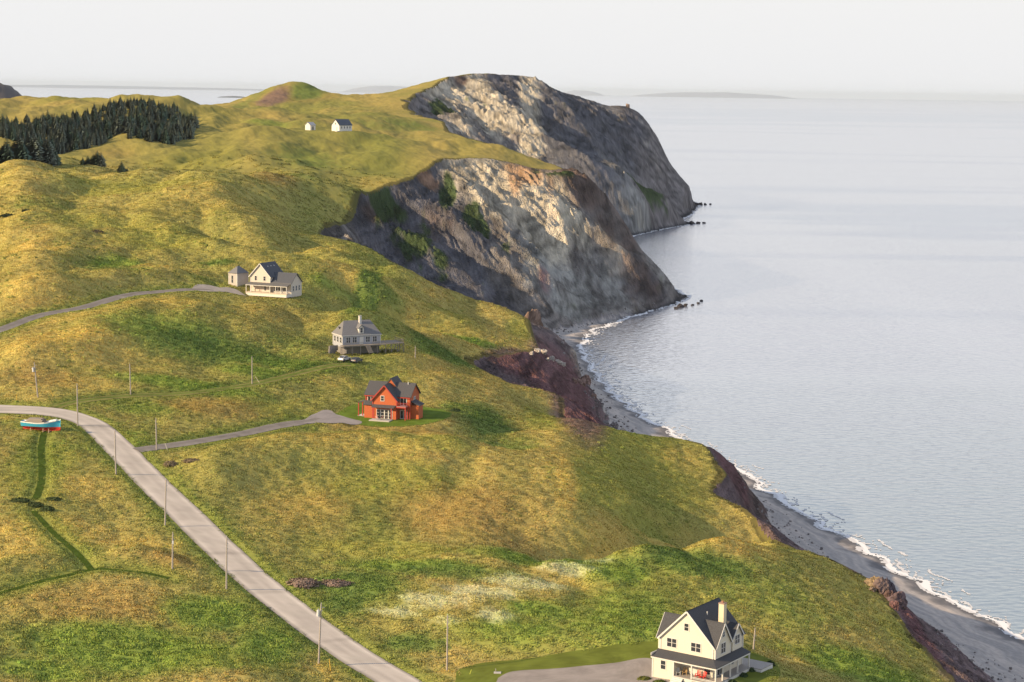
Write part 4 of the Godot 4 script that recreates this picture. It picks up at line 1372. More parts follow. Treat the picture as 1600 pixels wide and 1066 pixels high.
func boulder_mesh(seed_n: int, c: Color, segs := 40) -> ArrayMesh:
	var r := RandomNumberGenerator.new()
	r.seed = 100 + seed_n
	var planes := []
	for k in 16:
		planes.append([Vector3(r.randfn(), r.randfn() * 0.8, r.randfn()).normalized(), r.randf_range(0.5, 0.9)])
	var sm := SphereMesh.new()
	sm.radial_segments = segs
	sm.rings = segs / 2
	sm.radius = 1.0
	sm.height = 2.0
	var st := SurfaceTool.new()
	st.create_from(sm, 0)
	var arr := st.commit_to_arrays()
	var vp: PackedVector3Array = arr[Mesh.ARRAY_VERTEX]
	var vc := PackedColorArray()
	for i in vp.size():
		var v := vp[i].normalized()
		var k := 1.0
		for p in planes:
			var dn: float = v.dot(p[0])
			if dn > 0.05:
				k = minf(k, p[1] / dn)
		k *= 0.92 + 0.26 * n_ridge.get_noise_3dv(v * 1.1 + Vector3(seed_n, 0, 0)) + 0.10 * n_rock.get_noise_3dv(v * 3.0 + Vector3(seed_n, 0, 0)) + 0.07 * n_rock.get_noise_3dv(v * 7.0 + Vector3(seed_n, 0, 0))
		vp[i] = v * k
		var b := 1.0 + 0.5 * n_rock.get_noise_3dv(v * 2.0 + Vector3(0, seed_n, 0)) + 0.25 * n_rock.get_noise_3dv(v * 8.0)
		vc.append(Color(c.r * b, c.g * b, c.b * b))
	var ii: PackedInt32Array = arr[Mesh.ARRAY_INDEX]
	var s2 := begin()
	for q in ii:
		s2.set_color(vc[q])
		s2.set_smooth_group(-1)
		s2.add_vertex(vp[q])
	s2.generate_normals()
	return s2.commit()

func rock(label: String, x: float, d: float, size: Vector3, c: Color, seed_n: int, group := "", called := "boulder", y := -999.0):
	var o := MeshInstance3D.new()
	o.name = numbered(called, self)
	o.mesh = boulder_mesh(seed_n, c)
	o.material_override = rock_mat_plain()
	add_child(o)
	var gy := y if y > -900.0 else ground(x, -d)
	o.position = Vector3(x, gy + size.y * 0.25, -d)
	o.rotation = Vector3(0.2 * sin(seed_n * 1.3), seed_n * 1.9, 0.2 * cos(seed_n * 2.1))
	o.scale = size
	tag(o, label, "rock", group)

func rock_mat_plain() -> StandardMaterial3D:
	if not mats.has("rock_plain"):
		var m := grass_mat()
		m.roughness = 0.95
		mats["rock_plain"] = m
	return mats["rock_plain"]

func rocks():
	var grey := Color(0.45, 0.43, 0.43)
	var pale := Color(0.62, 0.59, 0.56)
	var dark := Color(0.27, 0.26, 0.27)
	rock("grey boulder lying at the foot of the cliff on the beach", 35.5, 652, Vector3(2.6, 2.2, 2.4), grey, 3)
	rock("smaller boulder leaning on the grey boulder at the cliff foot", 38.5, 650, Vector3(1.7, 1.3, 1.6), pale, 4)
	rock("low rock between the cliff foot and the grey boulder", 32.5, 648, Vector3(1.5, 1.1, 1.6), grey, 5)
	var oc := [["straw topped crag crowning the outcrop on the cliff edge right of the yellow house", 75.2, 386, 2.2, 1.9, 2.0, Color(0.50, 0.44, 0.35)],
		["brown block just under the straw topped crag of the outcrop", 76.4, 383, 2.3, 2.6, 2.0, Color(0.40, 0.35, 0.34)],
		["dark seaward block of the outcrop, split from the crag by a cleft", 78.4, 385, 1.9, 3.2, 1.8, Color(0.34, 0.31, 0.33)],
		["long low block at the foot of the outcrop above the beach", 78.6, 378.5, 2.0, 2.3, 2.6, Color(0.38, 0.33, 0.34)],
		["reddish block at the near end of the outcrop", 77.2, 374.5, 1.2, 1.4, 1.5, Color(0.40, 0.31, 0.31)],
		["small tilted block on the landward side of the outcrop", 74.2, 381.5, 0.9, 0.8, 1.0, Color(0.45, 0.40, 0.36)],
		["tall thin block standing at the far end of the outcrop", 76.8, 388.5, 0.9, 1.9, 1.0, Color(0.38, 0.35, 0.35)],
		["lowest grey block of the outcrop, half buried in the slope", 79.6, 381.5, 1.3, 1.2, 1.5, Color(0.41, 0.38, 0.38)],
		["squat brown block in the middle of the outcrop", 77.4, 380.2, 1.4, 1.5, 1.4, Color(0.37, 0.31, 0.30)]]
	for k in oc.size():
		var q: Array = oc[k]
		rock(q[0], q[1], q[2], Vector3(q[3], q[4], q[5]), q[6], 6 + k, "", "rock_outcrop")
	var nth := ["leftmost", "second from the left", "third from the left", "fourth from the left", "fifth from the left", "sixth from the left", "rightmost"]
	var idx := 0
	for p in [[7, 676, 1.2], [9, 684, 1.5], [11.5, 688, 1.9] , [12.8, 683, 1.0], [14.5, 692, 1.3], [17, 698, 1.6], [19, 706, 1.4]]:
		idx += 1
		rock("pale rock bared along the top of the red brown cliff, %s" % nth[idx - 1], p[0], p[1], Vector3(p[2], p[2] * 0.9, p[2]), pale, int(p[0] * 10), "pale rocks along the red cliff top")
	idx = 0
	for p in [[23, 690, 1.6], [26, 700, 2.2], [28, 715, 2.6], [30, 690, 1.4]]:
		idx += 1
		rock("rough brown rock jutting from the lower face of the red cliff, %s" % nth[idx - 1 if idx < 4 else 6], p[0], p[1], Vector3(p[2], p[2], p[2]), Color(0.48, 0.40, 0.37), int(p[0] * 7), "rocks on the lower red cliff")
	rock("tawny pointed rock knoll standing in the gap before the big cliff", 8.5, 905, Vector3(9.5, 8.0, 7.0), Color(0.46, 0.39, 0.35), 9, "", "rock_knoll")
	rock("grey rubble knoll right of the tawny pointed knoll", 14.5, 900, Vector3(5.5, 4.0, 5.0), Color(0.44, 0.41, 0.41), 10, "", "rock_knoll")
	idx = 0
	for p in [[90, 1052, 1.6], [93, 1060, 2.2], [96.5, 1066, 1.6], [101, 1070, 1.3], [105, 1079, 1.1], [108, 1092, 1.2]]:
		idx += 1
		rock("small dark rock awash off the nearer headland, %s" % nth[idx - 1 if idx < 6 else 6], p[0], p[1], Vector3(p[2], p[2] * 0.7, p[2]), dark, int(p[0]), "rocks awash off the nearer headland", "sea_rock", 0.0)
	idx = 0
	for p in [[162, 1742, 3.4], [168, 1752, 3.0], [174, 1756, 2.2], [193, 2036, 4.2], [198, 2046, 3.4], [204, 2050, 2.6], [210, 2055, 1.8]]:
		idx += 1
		rock("dark rock trailing into the sea from the far headland, %s" % nth[idx - 1], p[0], p[1], Vector3(p[2], p[2] * 0.7, p[2] * 0.9), dark, int(p[0]), "rocks trailing from the far headland", "sea_rock", 0.0)
	rock("small knob of rock standing on the skyline of the far headland", 117, 2016, Vector3(2.6, 3.4, 2.6), Color(0.55, 0.48, 0.44), 12, "", "sea_stack")

# far land across the water
func far_land(called: String, label: String, x0: float, x1: float, d: float, deep: float, h: float, seed_n: int, c: Color):
	var fn := FastNoiseLite.new()
	fn.seed = seed_n
	fn.frequency = 1.0
	var st := begin()
	var n := 64
	var m := 10
	var g := func(i: int, j: int) -> Vector3:
		var t := i / float(n)
		var u := j / float(m)
		var y := h * pow(sin(PI * t), 0.6) * sin(PI * u) * (0.8 + 0.12 * fn.get_noise_2d(t * 3.0, u * 1.0))
		return Vector3(lerpf(x0, x1, t), y - 2.0, -(d + deep * u))
	for i in n:
		for j in m:
			st.set_smooth_group(0)
			for q in [[0, 0], [0, 1], [1, 0], [1, 0], [0, 1], [1, 1]]:
				st.add_vertex(g.call(i + q[0], j + q[1]))
	st.generate_normals()
	var o := part(called, st, mat("far_%d" % seed_n, c, 0.95), self)
	o.set_meta("kind", "structure")
	o.set_meta("label", label)

func far_lands():  # pale blue of the distant islands has the haze mixed into the colour
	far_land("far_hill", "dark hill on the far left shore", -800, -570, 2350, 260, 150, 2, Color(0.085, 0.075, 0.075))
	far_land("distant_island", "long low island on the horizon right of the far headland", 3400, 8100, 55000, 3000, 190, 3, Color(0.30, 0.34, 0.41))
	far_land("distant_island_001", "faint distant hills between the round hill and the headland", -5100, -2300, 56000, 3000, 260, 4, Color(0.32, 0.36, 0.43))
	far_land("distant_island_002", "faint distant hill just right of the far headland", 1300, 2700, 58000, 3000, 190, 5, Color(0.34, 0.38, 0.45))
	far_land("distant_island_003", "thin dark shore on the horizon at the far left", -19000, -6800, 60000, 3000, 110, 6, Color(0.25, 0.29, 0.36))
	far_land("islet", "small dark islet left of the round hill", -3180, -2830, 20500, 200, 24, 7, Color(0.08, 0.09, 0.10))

# ---------------------------------------------------------------- stones and scrub that nobody could count

func scatter(called: String, label: String, category: String, mesh: Mesh, m: Material, buf: PackedFloat32Array):
	var mm := MultiMesh.new()
	mm.transform_format = MultiMesh.TRANSFORM_3D
	mm.use_colors = true
	mm.mesh = mesh
	mm.instance_count = buf.size() / 16
	mm.buffer = buf
	var mi := MultiMeshInstance3D.new()
	mi.name = called
	mi.multimesh = mm
	mi.material_override = m
	mi.set_meta("kind", "stuff")
	tag(mi, label, category)
	add_child(mi)

func scatter_row(buf: PackedFloat32Array, x: float, y: float, d: float, sx: float, sy: float, turn: float, c: Color):
	buf.append_array([sx * cos(turn), 0, sx * sin(turn), x, 0, sy, 0, y, -sx * sin(turn), 0, sx * cos(turn), -d, c.r, c.g, c.b, 1.0])

func stones_and_scrub():
	var r := RandomNumberGenerator.new()
	r.seed = 31
	var buf := PackedFloat32Array()
	var tries := 0
	while buf.size() < 16 * 2600 and tries < 400000:
		tries += 1
		var d := 300.0 * pow(4.0, r.randf())
		var x := r.randf_range(0.0, 120.0)
		var at := cell(x, -d)
		var t := g_toe[at]
		if g_w[at] > -1.0 or t < -7.0 or t > 9.0 or r.randf() < absf(t) / 10.0:
			continue
		var s := 0.10 + 0.42 * pow(r.randf(), 4.0)
		if d > 600.0:
			s *= 1.5
		var b := r.randf_range(0.38, 0.62)
		scatter_row(buf, x, ground(x, -d) + s * 0.2, d, s, s * r.randf_range(0.6, 1.0), r.randf() * TAU, Color(b, b * 0.96, b * 0.95))
	scatter("fallen_stones", "small grey stones strewn along the foot of the cliffs", "stones", boulder_mesh(77, Color(1, 1, 1), 10), grass_mat(), buf)
	var holder := Node3D.new()
	var clump: MeshInstance3D = leafy(holder, "clump", Vector3(0.7, 0.62, 0.7), 110, 0.13, grass_mat(), 91)
	buf = PackedFloat32Array()
	tries = 0
	while buf.size() < 16 * 5200 and tries < 400000:
		tries += 1
		var d := 268.0 * pow(3.6, r.randf())
		var x := r.randf_range(-0.29 * d - 10.0, 80.0)
		var at := cell(x, -d)
		if g_kind[at] != 0 or g_road[at] < 5.0 or g_s[at] > -2.0 or in_bare(x, d):
			continue
		var lush := maxf(g_tint[1][at], g_tint[0][at] * 0.8)
		var patch := n_tint.get_noise_2d(x / 26.0 + 200.0, d / 34.0)
		if r.randf() > 0.05 + lush * 0.75 + (0.5 if patch > 0.28 else 0.0) + (0.35 if g_road[at] < 11.0 else 0.0):
			continue
		var s := r.randf_range(0.5, 1.15) * clampf(d / 420.0, 0.8, 1.7)
		var c := g_col[at]
		var v := r.randf_range(0.85, 1.2)
		scatter_row(buf, x, ground(x, -d) - 0.1, d, s, s * r.randf_range(0.6, 1.0), r.randf() * TAU, Color(c.r * v * 0.92, c.g * v, c.b * v * 0.95))
	scatter("scrub", "low leafy weeds and scrub dotted through the grass", "scrub", clump.mesh, grass_mat(), buf)
	holder.free()

# ---------------------------------------------------------------- houses

func white() -> Material:
	return mat("white_paint", Color(0.64, 0.63, 0.61), 0.6, 0.0, 0.08, 2.0)
func roof_mat() -> Material:
	return mat("dark_shingle", Color(0.085, 0.088, 0.10), 0.9, 0.0, 0.35, 1.7)
func roof_pale() -> Material:
	return mat("grey_shingle", Color(0.22, 0.22, 0.235), 0.9, 0.0, 0.3, 1.7)

func gable_z(t: Node, m: Material, half: float, y0: float, eave: float, ridge: float, z0: float, z1: float) -> MeshInstance3D:
	var st := begin()
	extrude_z(st, [Vector2(-half, y0), Vector2(half, y0), Vector2(half, eave), Vector2(0, ridge), Vector2(-half, eave)], z0, z1)
	return part("wall", st, m, t)

# the two sheets of a gable roof whose ridge runs along z at x = cx
func roof_z(t: Node, m: Material, cx: float, half: float, eave: float, ridge: float, z0: float, z1: float, over := 0.4, thick := 0.16) -> Node:
	var k := (ridge - eave) / half
	var y := eave - k * over + 0.1
	var h := half + over
	var st := begin()
	slab(st, [Vector3(cx, ridge + 0.1, z1), Vector3(cx + h, y, z1), Vector3(cx + h, y, z0), Vector3(cx, ridge + 0.1, z0)], thick)
	slab(st, [Vector3(cx, ridge + 0.1, z0), Vector3(cx - h, y, z0), Vector3(cx - h, y, z1), Vector3(cx, ridge + 0.1, z1)], thick)
	return part("roof", st, m, t)

func roof_x(t: Node, m: Material, cz: float, half: float, eave: float, ridge: float, x0: float, x1: float, over := 0.4, thick := 0.16) -> Node:
	var k := (ridge - eave) / half
	var y := eave - k * over + 0.1
	var h := half + over
	var st := begin()
	slab(st, [Vector3(x0, ridge + 0.1, cz), Vector3(x0, y, cz + h), Vector3(x1, y, cz + h), Vector3(x1, ridge + 0.1, cz)], thick)
	slab(st, [Vector3(x1, ridge + 0.1, cz), Vector3(x1, y, cz - h), Vector3(x0, y, cz - h), Vector3(x0, ridge + 0.1, cz)], thick)
	return part("roof", st, m, t)

# white boards along the sloping edges of a gable that faces +z
func barge_z(parent: Node, cx: float, half: float, eave: float, ridge: float, z: float, m: Material, over := 0.4):
	var k := (ridge - eave) / half
	var st := begin()
	for s in [-1, 1]:
		bar(st, Vector3(cx + s * (half + over), eave - k * over - 0.06, z), Vector3(cx, ridge - 0.04, z), 0.07, 0.26)
	part("barge_board", st, m, parent)

func corner_posts(t: Node, list: Array, y0: float, y1: float, m: Material, w := 0.16):
	for p in list:
		var st := begin()
		box(st, Vector3(p.x, (y0 + y1) * 0.5, p.y), Vector3(w, y1 - y0, w))
		part("post", st, m, t)

func corner_boards(t: Node, list: Array, y0: float, y1: float, m: Material):
	for p in list:
		var st := begin()
		box(st, Vector3(p.x, (y0 + y1) * 0.5, p.y), Vector3(0.2, y1 - y0, 0.2))
		part("corner_board", st, m, t)

func yellow_house():
	var t := thing("yellow_house", "pale yellow gabled house with dark roof, white trim and wrap round porch", "house", 28.86, -300.5, deg_to_rad(-34.6))
	var wall := mat("yellow_clapboard", Color(0.68, 0.63, 0.52), 0.75, 0.0, 0.08, 2.0)
	var w := white()
	var r := roof_mat()
	gable_z(t, wall, 4.85, -0.6, 6.2, 11.0, -10.0, 0.0)
	var main := roof_z(t, r, 0.0, 4.85, 6.2, 11.05, -10.4, 0.38)
	barge_z(main, 0.0, 4.85, 6.2, 11.05, 0.37, w)
	# cross gables to either side
	for s in [1, -1]:
		var st := begin()
		extrude_x(st, [Vector2(-0.02, 4.0), Vector2(-4.98, 4.0), Vector2(-4.98, 6.02), Vector2(-2.5, 9.35), Vector2(-0.02, 6.02)], minf(s * 3.6, s * 5.3), maxf(s * 3.6, s * 5.3))
		part("gable_wall", st, wall, t)
		var rf := begin()
		var a := Vector3(s * 5.6, 9.5, -2.5)
		var b := Vector3(s * 1.5, 9.5, -2.5)
		for k in [1, -1]:
			var e := Vector3(s * 5.6, 5.85, -2.5 + k * 2.66)
			var f := Vector3(s * 5.12, 5.85, -2.5 + k * 2.66)
			var q := [a, b, f, e]
			if s * k < 0:
				q.reverse()
			slab(rf, q, 0.14)
		var g := part("gable_roof", rf, r if s * 0 > 0 else r, t)
		var bb := begin()
		for k in [1, -1]:
			bar(bb, Vector3(s * 5.6, 9.36, -2.5), Vector3(s * 5.6, 5.72, -2.5 + k * 2.66), 0.07, 0.26)
		part("barge_board", bb, w, g)
	# dormer behind the chimney
	var ds := begin()
	extrude_x(ds, [Vector2(-5.7, 4.0), Vector2(-8.7, 4.0), Vector2(-8.7, 6.5), Vector2(-7.2, 8.3), Vector2(-5.7, 6.5)], 3.6, 5.3)
	part("dormer_wall", ds, wall, t)
	var dr := begin()
	for k in [1, -1]:
		var q := [Vector3(5.6, 8.45, -7.2), Vector3(2.6, 8.45, -7.2), Vector3(4.7, 6.25, -7.2 + k * 1.85), Vector3(5.6, 6.25, -7.2 + k * 1.85)]
		if k < 0:
			q.reverse()
		slab(dr, q, 0.13)
	var dro := part("dormer_roof", dr, r, t)
	var db := begin()
	for k in [1, -1]:
		bar(db, Vector3(5.6, 8.32, -7.2), Vector3(5.6, 6.12, -7.2 + k * 1.85), 0.07, 0.22)
	part("barge_board", db, w, dro)
	# chimney
	var ch := begin()
	box(ch, Vector3(3.5, 9.6, -5.3), Vector3(0.95, 4.4, 0.95))
	var cho := part("chimney", ch, mat("chimney_paint", Color(0.68, 0.60, 0.44), 0.8, 0.0, 0.1, 1.0), t)
	var cc := begin()
	box(cc, Vector3(3.5, 11.85, -5.3), Vector3(1.08, 0.14, 1.08))
	part("chimney_cap", cc, mat("brick_cap", Color(0.30, 0.20, 0.16), 0.9), cho)
	var cf := begin()
	tube(cf, Vector3(3.5, 11.9, -5.3), Vector3(3.5, 12.2, -5.3), 0.2, 0.2, 10)
	part("flue", cf, mat("clay", Color(0.33, 0.16, 0.10), 0.9), cho)
	var vt := begin()
	tube(vt, Vector3(1.3, 9.4, -4.2), Vector3(1.3, 10.3, -4.2), 0.1, 0.1, 8)
	part("vent_pipe", vt, w, t)
	# porch: roof, floor, posts
	var pr := begin()
	slab(pr, [Vector3(-5.2, 4.0, 0.03), Vector3(-5.2, 3.4, 2.55), Vector3(6.85, 3.4, 2.55), Vector3(4.9, 4.0, 0.03)], 0.14)
	slab(pr, [Vector3(4.9, 4.0, 0.03), Vector3(6.85, 3.4, 2.55), Vector3(6.85, 3.4, -9.2), Vector3(4.9, 4.0, -9.2)], 0.14)
	var pro := part("porch_roof", pr, r, t)
	var fa := begin()
	box(fa, Vector3(0.82, 3.2, 2.44), Vector3(12.0, 0.3, 0.14))
	box(fa, Vector3(6.74, 3.2, -3.3), Vector3(0.14, 0.3, 11.6))
	box(fa, Vector3(-5.15, 3.6, 1.3), Vector3(0.1, 0.5, 2.4))
	part("fascia", fa, w, pro)
	var fl := begin()
	box(fl, Vector3(2.9, 0.74, 1.2), Vector3(7.9, 0.12, 2.4))
	box(fl, Vector3(5.85, 0.735, -4.6), Vector3(1.95, 0.115, 9.2))
	box(fl, Vector3(5.6, 0.735, -11.3), Vector3(6.5, 0.115, 4.1))
	part("porch_floor", fl, mat("deck_grey", Color(0.36, 0.33, 0.31), 0.8, 0.0, 0.15, 1.0), t)
	var sk := begin()
	box(sk, Vector3(2.9, 0.2, 2.36), Vector3(7.8, 0.95, 0.08))
	box(sk, Vector3(6.78, 0.2, -4.6), Vector3(0.08, 0.95, 13.8))
	box(sk, Vector3(8.78, 0.2, -11.3), Vector3(0.08, 0.95, 4.0))
	box(sk, Vector3(7.8, 0.2, -9.3), Vector3(2.0, 0.95, 0.08))
	part("porch_skirt", sk, w, t)
	var ex := begin()
	box(ex, Vector3(-2.95, 1.4, 1.15), Vector3(3.9, 4.0, 2.4))
	part("side_room", ex, wall, t)
	corner_boards(t, [Vector2(-4.87, 2.32), Vector2(-1.0, 2.32)], -0.5, 3.1, w)
	corner_boards(t, [Vector2(-4.85, 0.0), Vector2(4.85, 0.0), Vector2(5.25, 0.0), Vector2(5.25, -4.95)], 4.0, 5.9, w)
	corner_boards(t, [Vector2(4.86, -10.0)], -0.5, 6.0, w)
	corner_posts(t, [Vector2(2.3, 2.3), Vector2(6.65, 2.3), Vector2(6.65, 0.0), Vector2(6.65, -2.6), Vector2(6.65, -5.1), Vector2(6.65, -9.0)], 0.8, 3.2, w, 0.2)
	railing(t, Vector3(2.4, 0.8, 2.3), Vector3(6.55, 0.8, 2.3), w, 0.35)
	steps(t, Vector3(-0.1, 0.8, 2.4), Vector3(0, 0, 1), 2.0, 4, 0.2, w)
	steps(t, Vector3(6.85, 0.8, -1.3), Vector3(1, 0, 0), 2.3, 4, 0.2, w)
	# windows and doors
	var X := Vector3.RIGHT
	var Z := Vector3.BACK
	window(t, Vector3(-0.1, 8.4, 0.0), X, Z, 0.75, 1.25, 1, 2, w)
	window(t, Vector3(-2.75, 5.35, 0.0), X, Z, 1.7, 1.5, 2, 2, w)
	window(t, Vector3(1.7, 5.35, 0.0), X, Z, 1.7, 1.5, 2, 2, w)
	window(t, Vector3(-2.9, 2.2, 2.35), X, Z, 0.85, 1.5, 1, 2, w)
	window(t, Vector3(3.9, 2.05, 0.0), X, Z, 1.1, 1.5, 1, 2, w)
	window(t, Vector3(5.3, 7.6, -2.5), -Z, X, 0.6, 0.9, 1, 2, w)
	window(t, Vector3(5.3, 5.35, -2.5), -Z, X, 1.4, 1.7, 2, 2, w)
	window(t, Vector3(5.3, 5.7, -7.2), -Z, X, 1.5, 1.5, 2, 2, w)
	window(t, Vector3(4.85, 1.95, -2.4), -Z, X, 1.7, 2.2, 2, 1, w, "glazed_door")
	window(t, Vector3(4.85, 2.1, -6.3), -Z, X, 1.5, 1.0, 2, 1, w)
	door(t, Vector3(1.5, 0.8, 0.0), X, Z, 1.0, 2.1, w, w)
	# things on the porch
	var b := Basis(Vector3.UP, deg_to_rad(-34.6))
	var base := t.position
	var red := mat("red_paint", Color(0.62, 0.035, 0.03), 0.5)
	porch_chair("red wooden porch chair beside the porch window, left of the pair", base + b * Vector3(2.75, 0.8, 1.0), -34.6 + 8, red, "red porch chairs")
	porch_chair("red wooden porch chair beside the porch window, right of the pair", base + b * Vector3(3.75, 0.8, 1.05), -34.6 - 10, red, "red porch chairs")
	porch_chair("tan wicker chair on the porch beside the white door", base + b * Vector3(0.25, 0.8, 0.9), -34.6 + 25, mat("wicker", Color(0.45, 0.30, 0.14), 0.8))
	porch_chair("white chair at the left end of the porch opening", base + b * Vector3(-0.6, 0.8, 1.6), -34.6 + 40, w)
	shrub("yellow green bush at the left front corner of the yellow house", 22.1, 300.2, Vector3(1.7, 0.8, 1.1), Color(0.14, 0.15, 0.04), "lime_leaf", 31, "", "shrub", 700, 0.13)
	shrub("low green bush left of the front steps of the yellow house", 24.5, 298.4, Vector3(1.5, 0.7, 0.9), Color(0.10, 0.13, 0.035), "bed_leaf", 32, "", "shrub", 600, 0.13)
	shrub("small dark bush at the gravel edge in front of the yellow house", 19.2, 295.2, Vector3(0.9, 0.6, 0.8), Color(0.05, 0.075, 0.03), "green_leaf3", 33, "", "shrub", 400, 0.13)
	shrub("bright green bush right of the front steps of the yellow house", 29.6, 296.2, Vector3(1.3, 0.8, 0.9), Color(0.10, 0.16, 0.035), "bed_leaf2", 34, "", "shrub", 600, 0.13)
	shrub("dark green bush left of the side steps of the yellow house", 35.9, 297.6, Vector3(1.2, 0.8, 0.9), Color(0.045, 0.075, 0.03), "green_leaf3", 35, "", "shrub", 600, 0.13)
	shrub("dark green bush right of the side steps of the yellow house", 38.3, 301.2, Vector3(0.9, 0.8, 1.3), Color(0.045, 0.075, 0.03), "green_leaf3", 36, "", "shrub", 600, 0.13)
	shrub("dark green bush along the skirt of the side porch", 40.0, 304.2, Vector3(0.8, 0.9, 1.3), Color(0.045, 0.07, 0.03), "green_leaf3", 37, "", "shrub", 600, 0.13)
	shrub("dark green bush at the end of the white deck", 43.6, 308.6, Vector3(1.0, 1.0, 1.4), Color(0.045, 0.07, 0.03), "green_leaf3", 38, "", "shrub", 600, 0.13)

func porch_chair(label: String, p: Vector3, turn: float, m: Material, group := ""):
	var o := Node3D.new()
	o.name = numbered("porch_chair", self)
	add_child(o)
	o.position = p
	o.rotation.y = deg_to_rad(turn)
	tag(o, label, "chair", group)
	var s := begin()
	for k in 5:
		box(s, Vector3(0, 0.40 - 0.02 * k, 0.28 - 0.12 * k), Vector3(0.56, 0.035, 0.10))
	part("seat", s, m, o)
	var b := begin()
	for k in 5:
		bar(b, Vector3(-0.24 + 0.12 * k, 0.32, -0.26), Vector3(-0.28 + 0.14 * k, 1.12 - 0.05 * absf(k - 2.0), -0.55), 0.10, 0.03)
	part("backrest", b, m, o)
	for k in [-1, 1]:
		var a := begin()
		box(a, Vector3(k * 0.36, 0.6, 0.02), Vector3(0.14, 0.035, 0.75))
		part("armrest", a, m, o)
		var l := begin()
		box(l, Vector3(k * 0.33, 0.29, 0.32), Vector3(0.07, 0.58, 0.08))
		part("leg", l, m, o)
		var l2 := begin()
		bar(l2, Vector3(k * 0.33, 0.0, -0.5), Vector3(k * 0.33, 0.45, 0.2), 0.06, 0.09)
		part("leg", l2, m, o)

func red_house():
	var t := thing("red_house", "orange red gabled house with dark grey roofs and a glazed garden front", "house", -32.0, -479.6, deg_to_rad(-17.0))
	var wall := mat("orange_cladding", Color(0.49, 0.115, 0.035), 0.75, 0.0, 0.12, 2.5)
	var trim := mat("red_trim", Color(0.36, 0.04, 0.028), 0.7)
	var r := mat("slate_roof", Color(0.10, 0.10, 0.112), 0.9, 0.0, 0.35, 1.7)
	var X := Vector3.RIGHT
	var Z := Vector3.BACK
	# front cross gable
	gable_z(t, wall, 3.2, -0.8, 5.2, 8.7, -7.0, 0.0)
	var fr := roof_z(t, r, 0.0, 3.2, 5.25, 8.8, -5.3, 0.5, 0.45)
	barge_z(fr, 0.0, 3.2, 5.2, 8.75, 0.5, trim, 0.45)
	# main block along x
	var st := begin()
	extrude_x(st, [Vector2(-1.6, -0.8), Vector2(-8.6, -0.8), Vector2(-8.6, 6.0), Vector2(-5.1, 8.8), Vector2(-1.6, 6.0)], -5.7, 6.2)
	part("wall", st, wall, t)
	var mr := roof_x(t, r, -5.1, 3.5, 6.05, 8.85, -6.1, 6.6)
	# rising gable behind the front one
	var up := begin()
	extrude_z(up, [Vector2(-1.9, 7.0), Vector2(2.3, 7.0), Vector2(0.2, 9.9)], -8.4, -3.8)
	part("upper_wall", up, wall, t)
	roof_z(t, r, 0.2, 2.1, 7.3, 10.0, -8.6, -3.6, 0.3)
	# left: projecting bay with a lean-to roof
	var bay := begin()
	box(bay, Vector3(-4.45, 1.2, -0.95), Vector3(2.4, 4.0, 1.4))
	part("bay", bay, wall, t)
	var br := begin()
	slab(br, [Vector3(-5.9, 4.4, -1.55), Vector3(-5.9, 3.5, 0.05), Vector3(-3.2, 3.5, 0.05), Vector3(-3.2, 4.4, -1.55)], 0.14)
	part("bay_roof", br, r, t)
	# left porch
	var lp := begin()
	slab(lp, [Vector3(-5.75, 4.2, -5.6), Vector3(-8.2, 3.6, -5.6), Vector3(-8.2, 3.6, -2.2), Vector3(-5.75, 4.2, -2.2)], 0.16)
	part("porch_roof", lp, r, t)
	corner_posts(t, [Vector2(-8.0, -2.4), Vector2(-8.0, -5.3), Vector2(-6.9, -2.4)], -0.2, 3.55, trim, 0.22)
	var lf := begin()
	box(lf, Vector3(-7.0, 0.0, -3.6), Vector3(2.4, 0.3, 3.2))
	part("porch_floor", lf, white(), t)
	# porch roof over the garden doors
	var pr := begin()
	slab(pr, [Vector3(-3.3, 3.75, 0.03), Vector3(-3.1, 3.2, 1.3), Vector3(2.8, 3.2, 1.3), Vector3(3.1, 3.75, 0.03)], 0.14)
	part("porch_roof", pr, r, t)
	corner_posts(t, [Vector2(-2.5, 1.15), Vector2(2.25, 1.15)], -0.1, 3.1, trim, 0.26)
	# right: balcony on posts with small roof
	var bal := begin()
	box(bal, Vector3(4.55, 3.35, -0.6), Vector3(2.5, 0.3, 2.0))
	part("balcony", bal, trim, t)
	var bt := begin()
	box(bt, Vector3(4.55, 3.53, -0.6), Vector3(2.4, 0.05, 1.9))
	part("balcony_deck", bt, mat("deck_pale", Color(0.40, 0.38, 0.37), 0.8), t)
	railing(t, Vector3(3.4, 3.55, 0.35), Vector3(5.75, 3.55, 0.35), trim, 0.95, 0.2)
	railing(t, Vector3(5.75, 3.55, 0.35), Vector3(5.75, 3.55, -1.5), trim, 0.95, 0.2)
	corner_posts(t, [Vector2(5.65, 0.25), Vector2(5.65, -1.3)], -0.4, 3.3, trim, 0.24)
	var sl := begin()
	box(sl, Vector3(4.6, -0.05, -0.5), Vector3(2.6, 0.2, 2.0))
	part("slab", sl, mat("deck_pale", Color(0.40, 0.38, 0.37), 0.8), t)
	# far right lean-to
	var rs := begin()
	box(rs, Vector3(7.2, 1.4, -4.2), Vector3(2.0, 4.4, 3.2))
	part("side_room", rs, wall, t)
	var rr := begin()
	slab(rr, [Vector3(6.2, 4.7, -6.1), Vector3(6.2, 4.7, -2.3), Vector3(8.6, 3.7, -2.3), Vector3(8.6, 3.7, -6.1)], 0.16)
	part("side_roof", rr, r, t)
	corner_boards(t, [Vector2(-3.2, 0.02), Vector2(3.2, 0.02)], -0.5, 4.9, trim)
	corner_boards(t, [Vector2(-5.7, -1.6), Vector2(6.2, -1.6)], -0.5, 5.7, trim)
	var fas := begin()
	box(fas, Vector3(0.2, 5.62, -1.15), Vector3(12.4, 0.22, 0.08))
	part("fascia", fas, trim, mr)
	var sash := mat("sash_white", Color(0.62, 0.62, 0.60), 0.6)
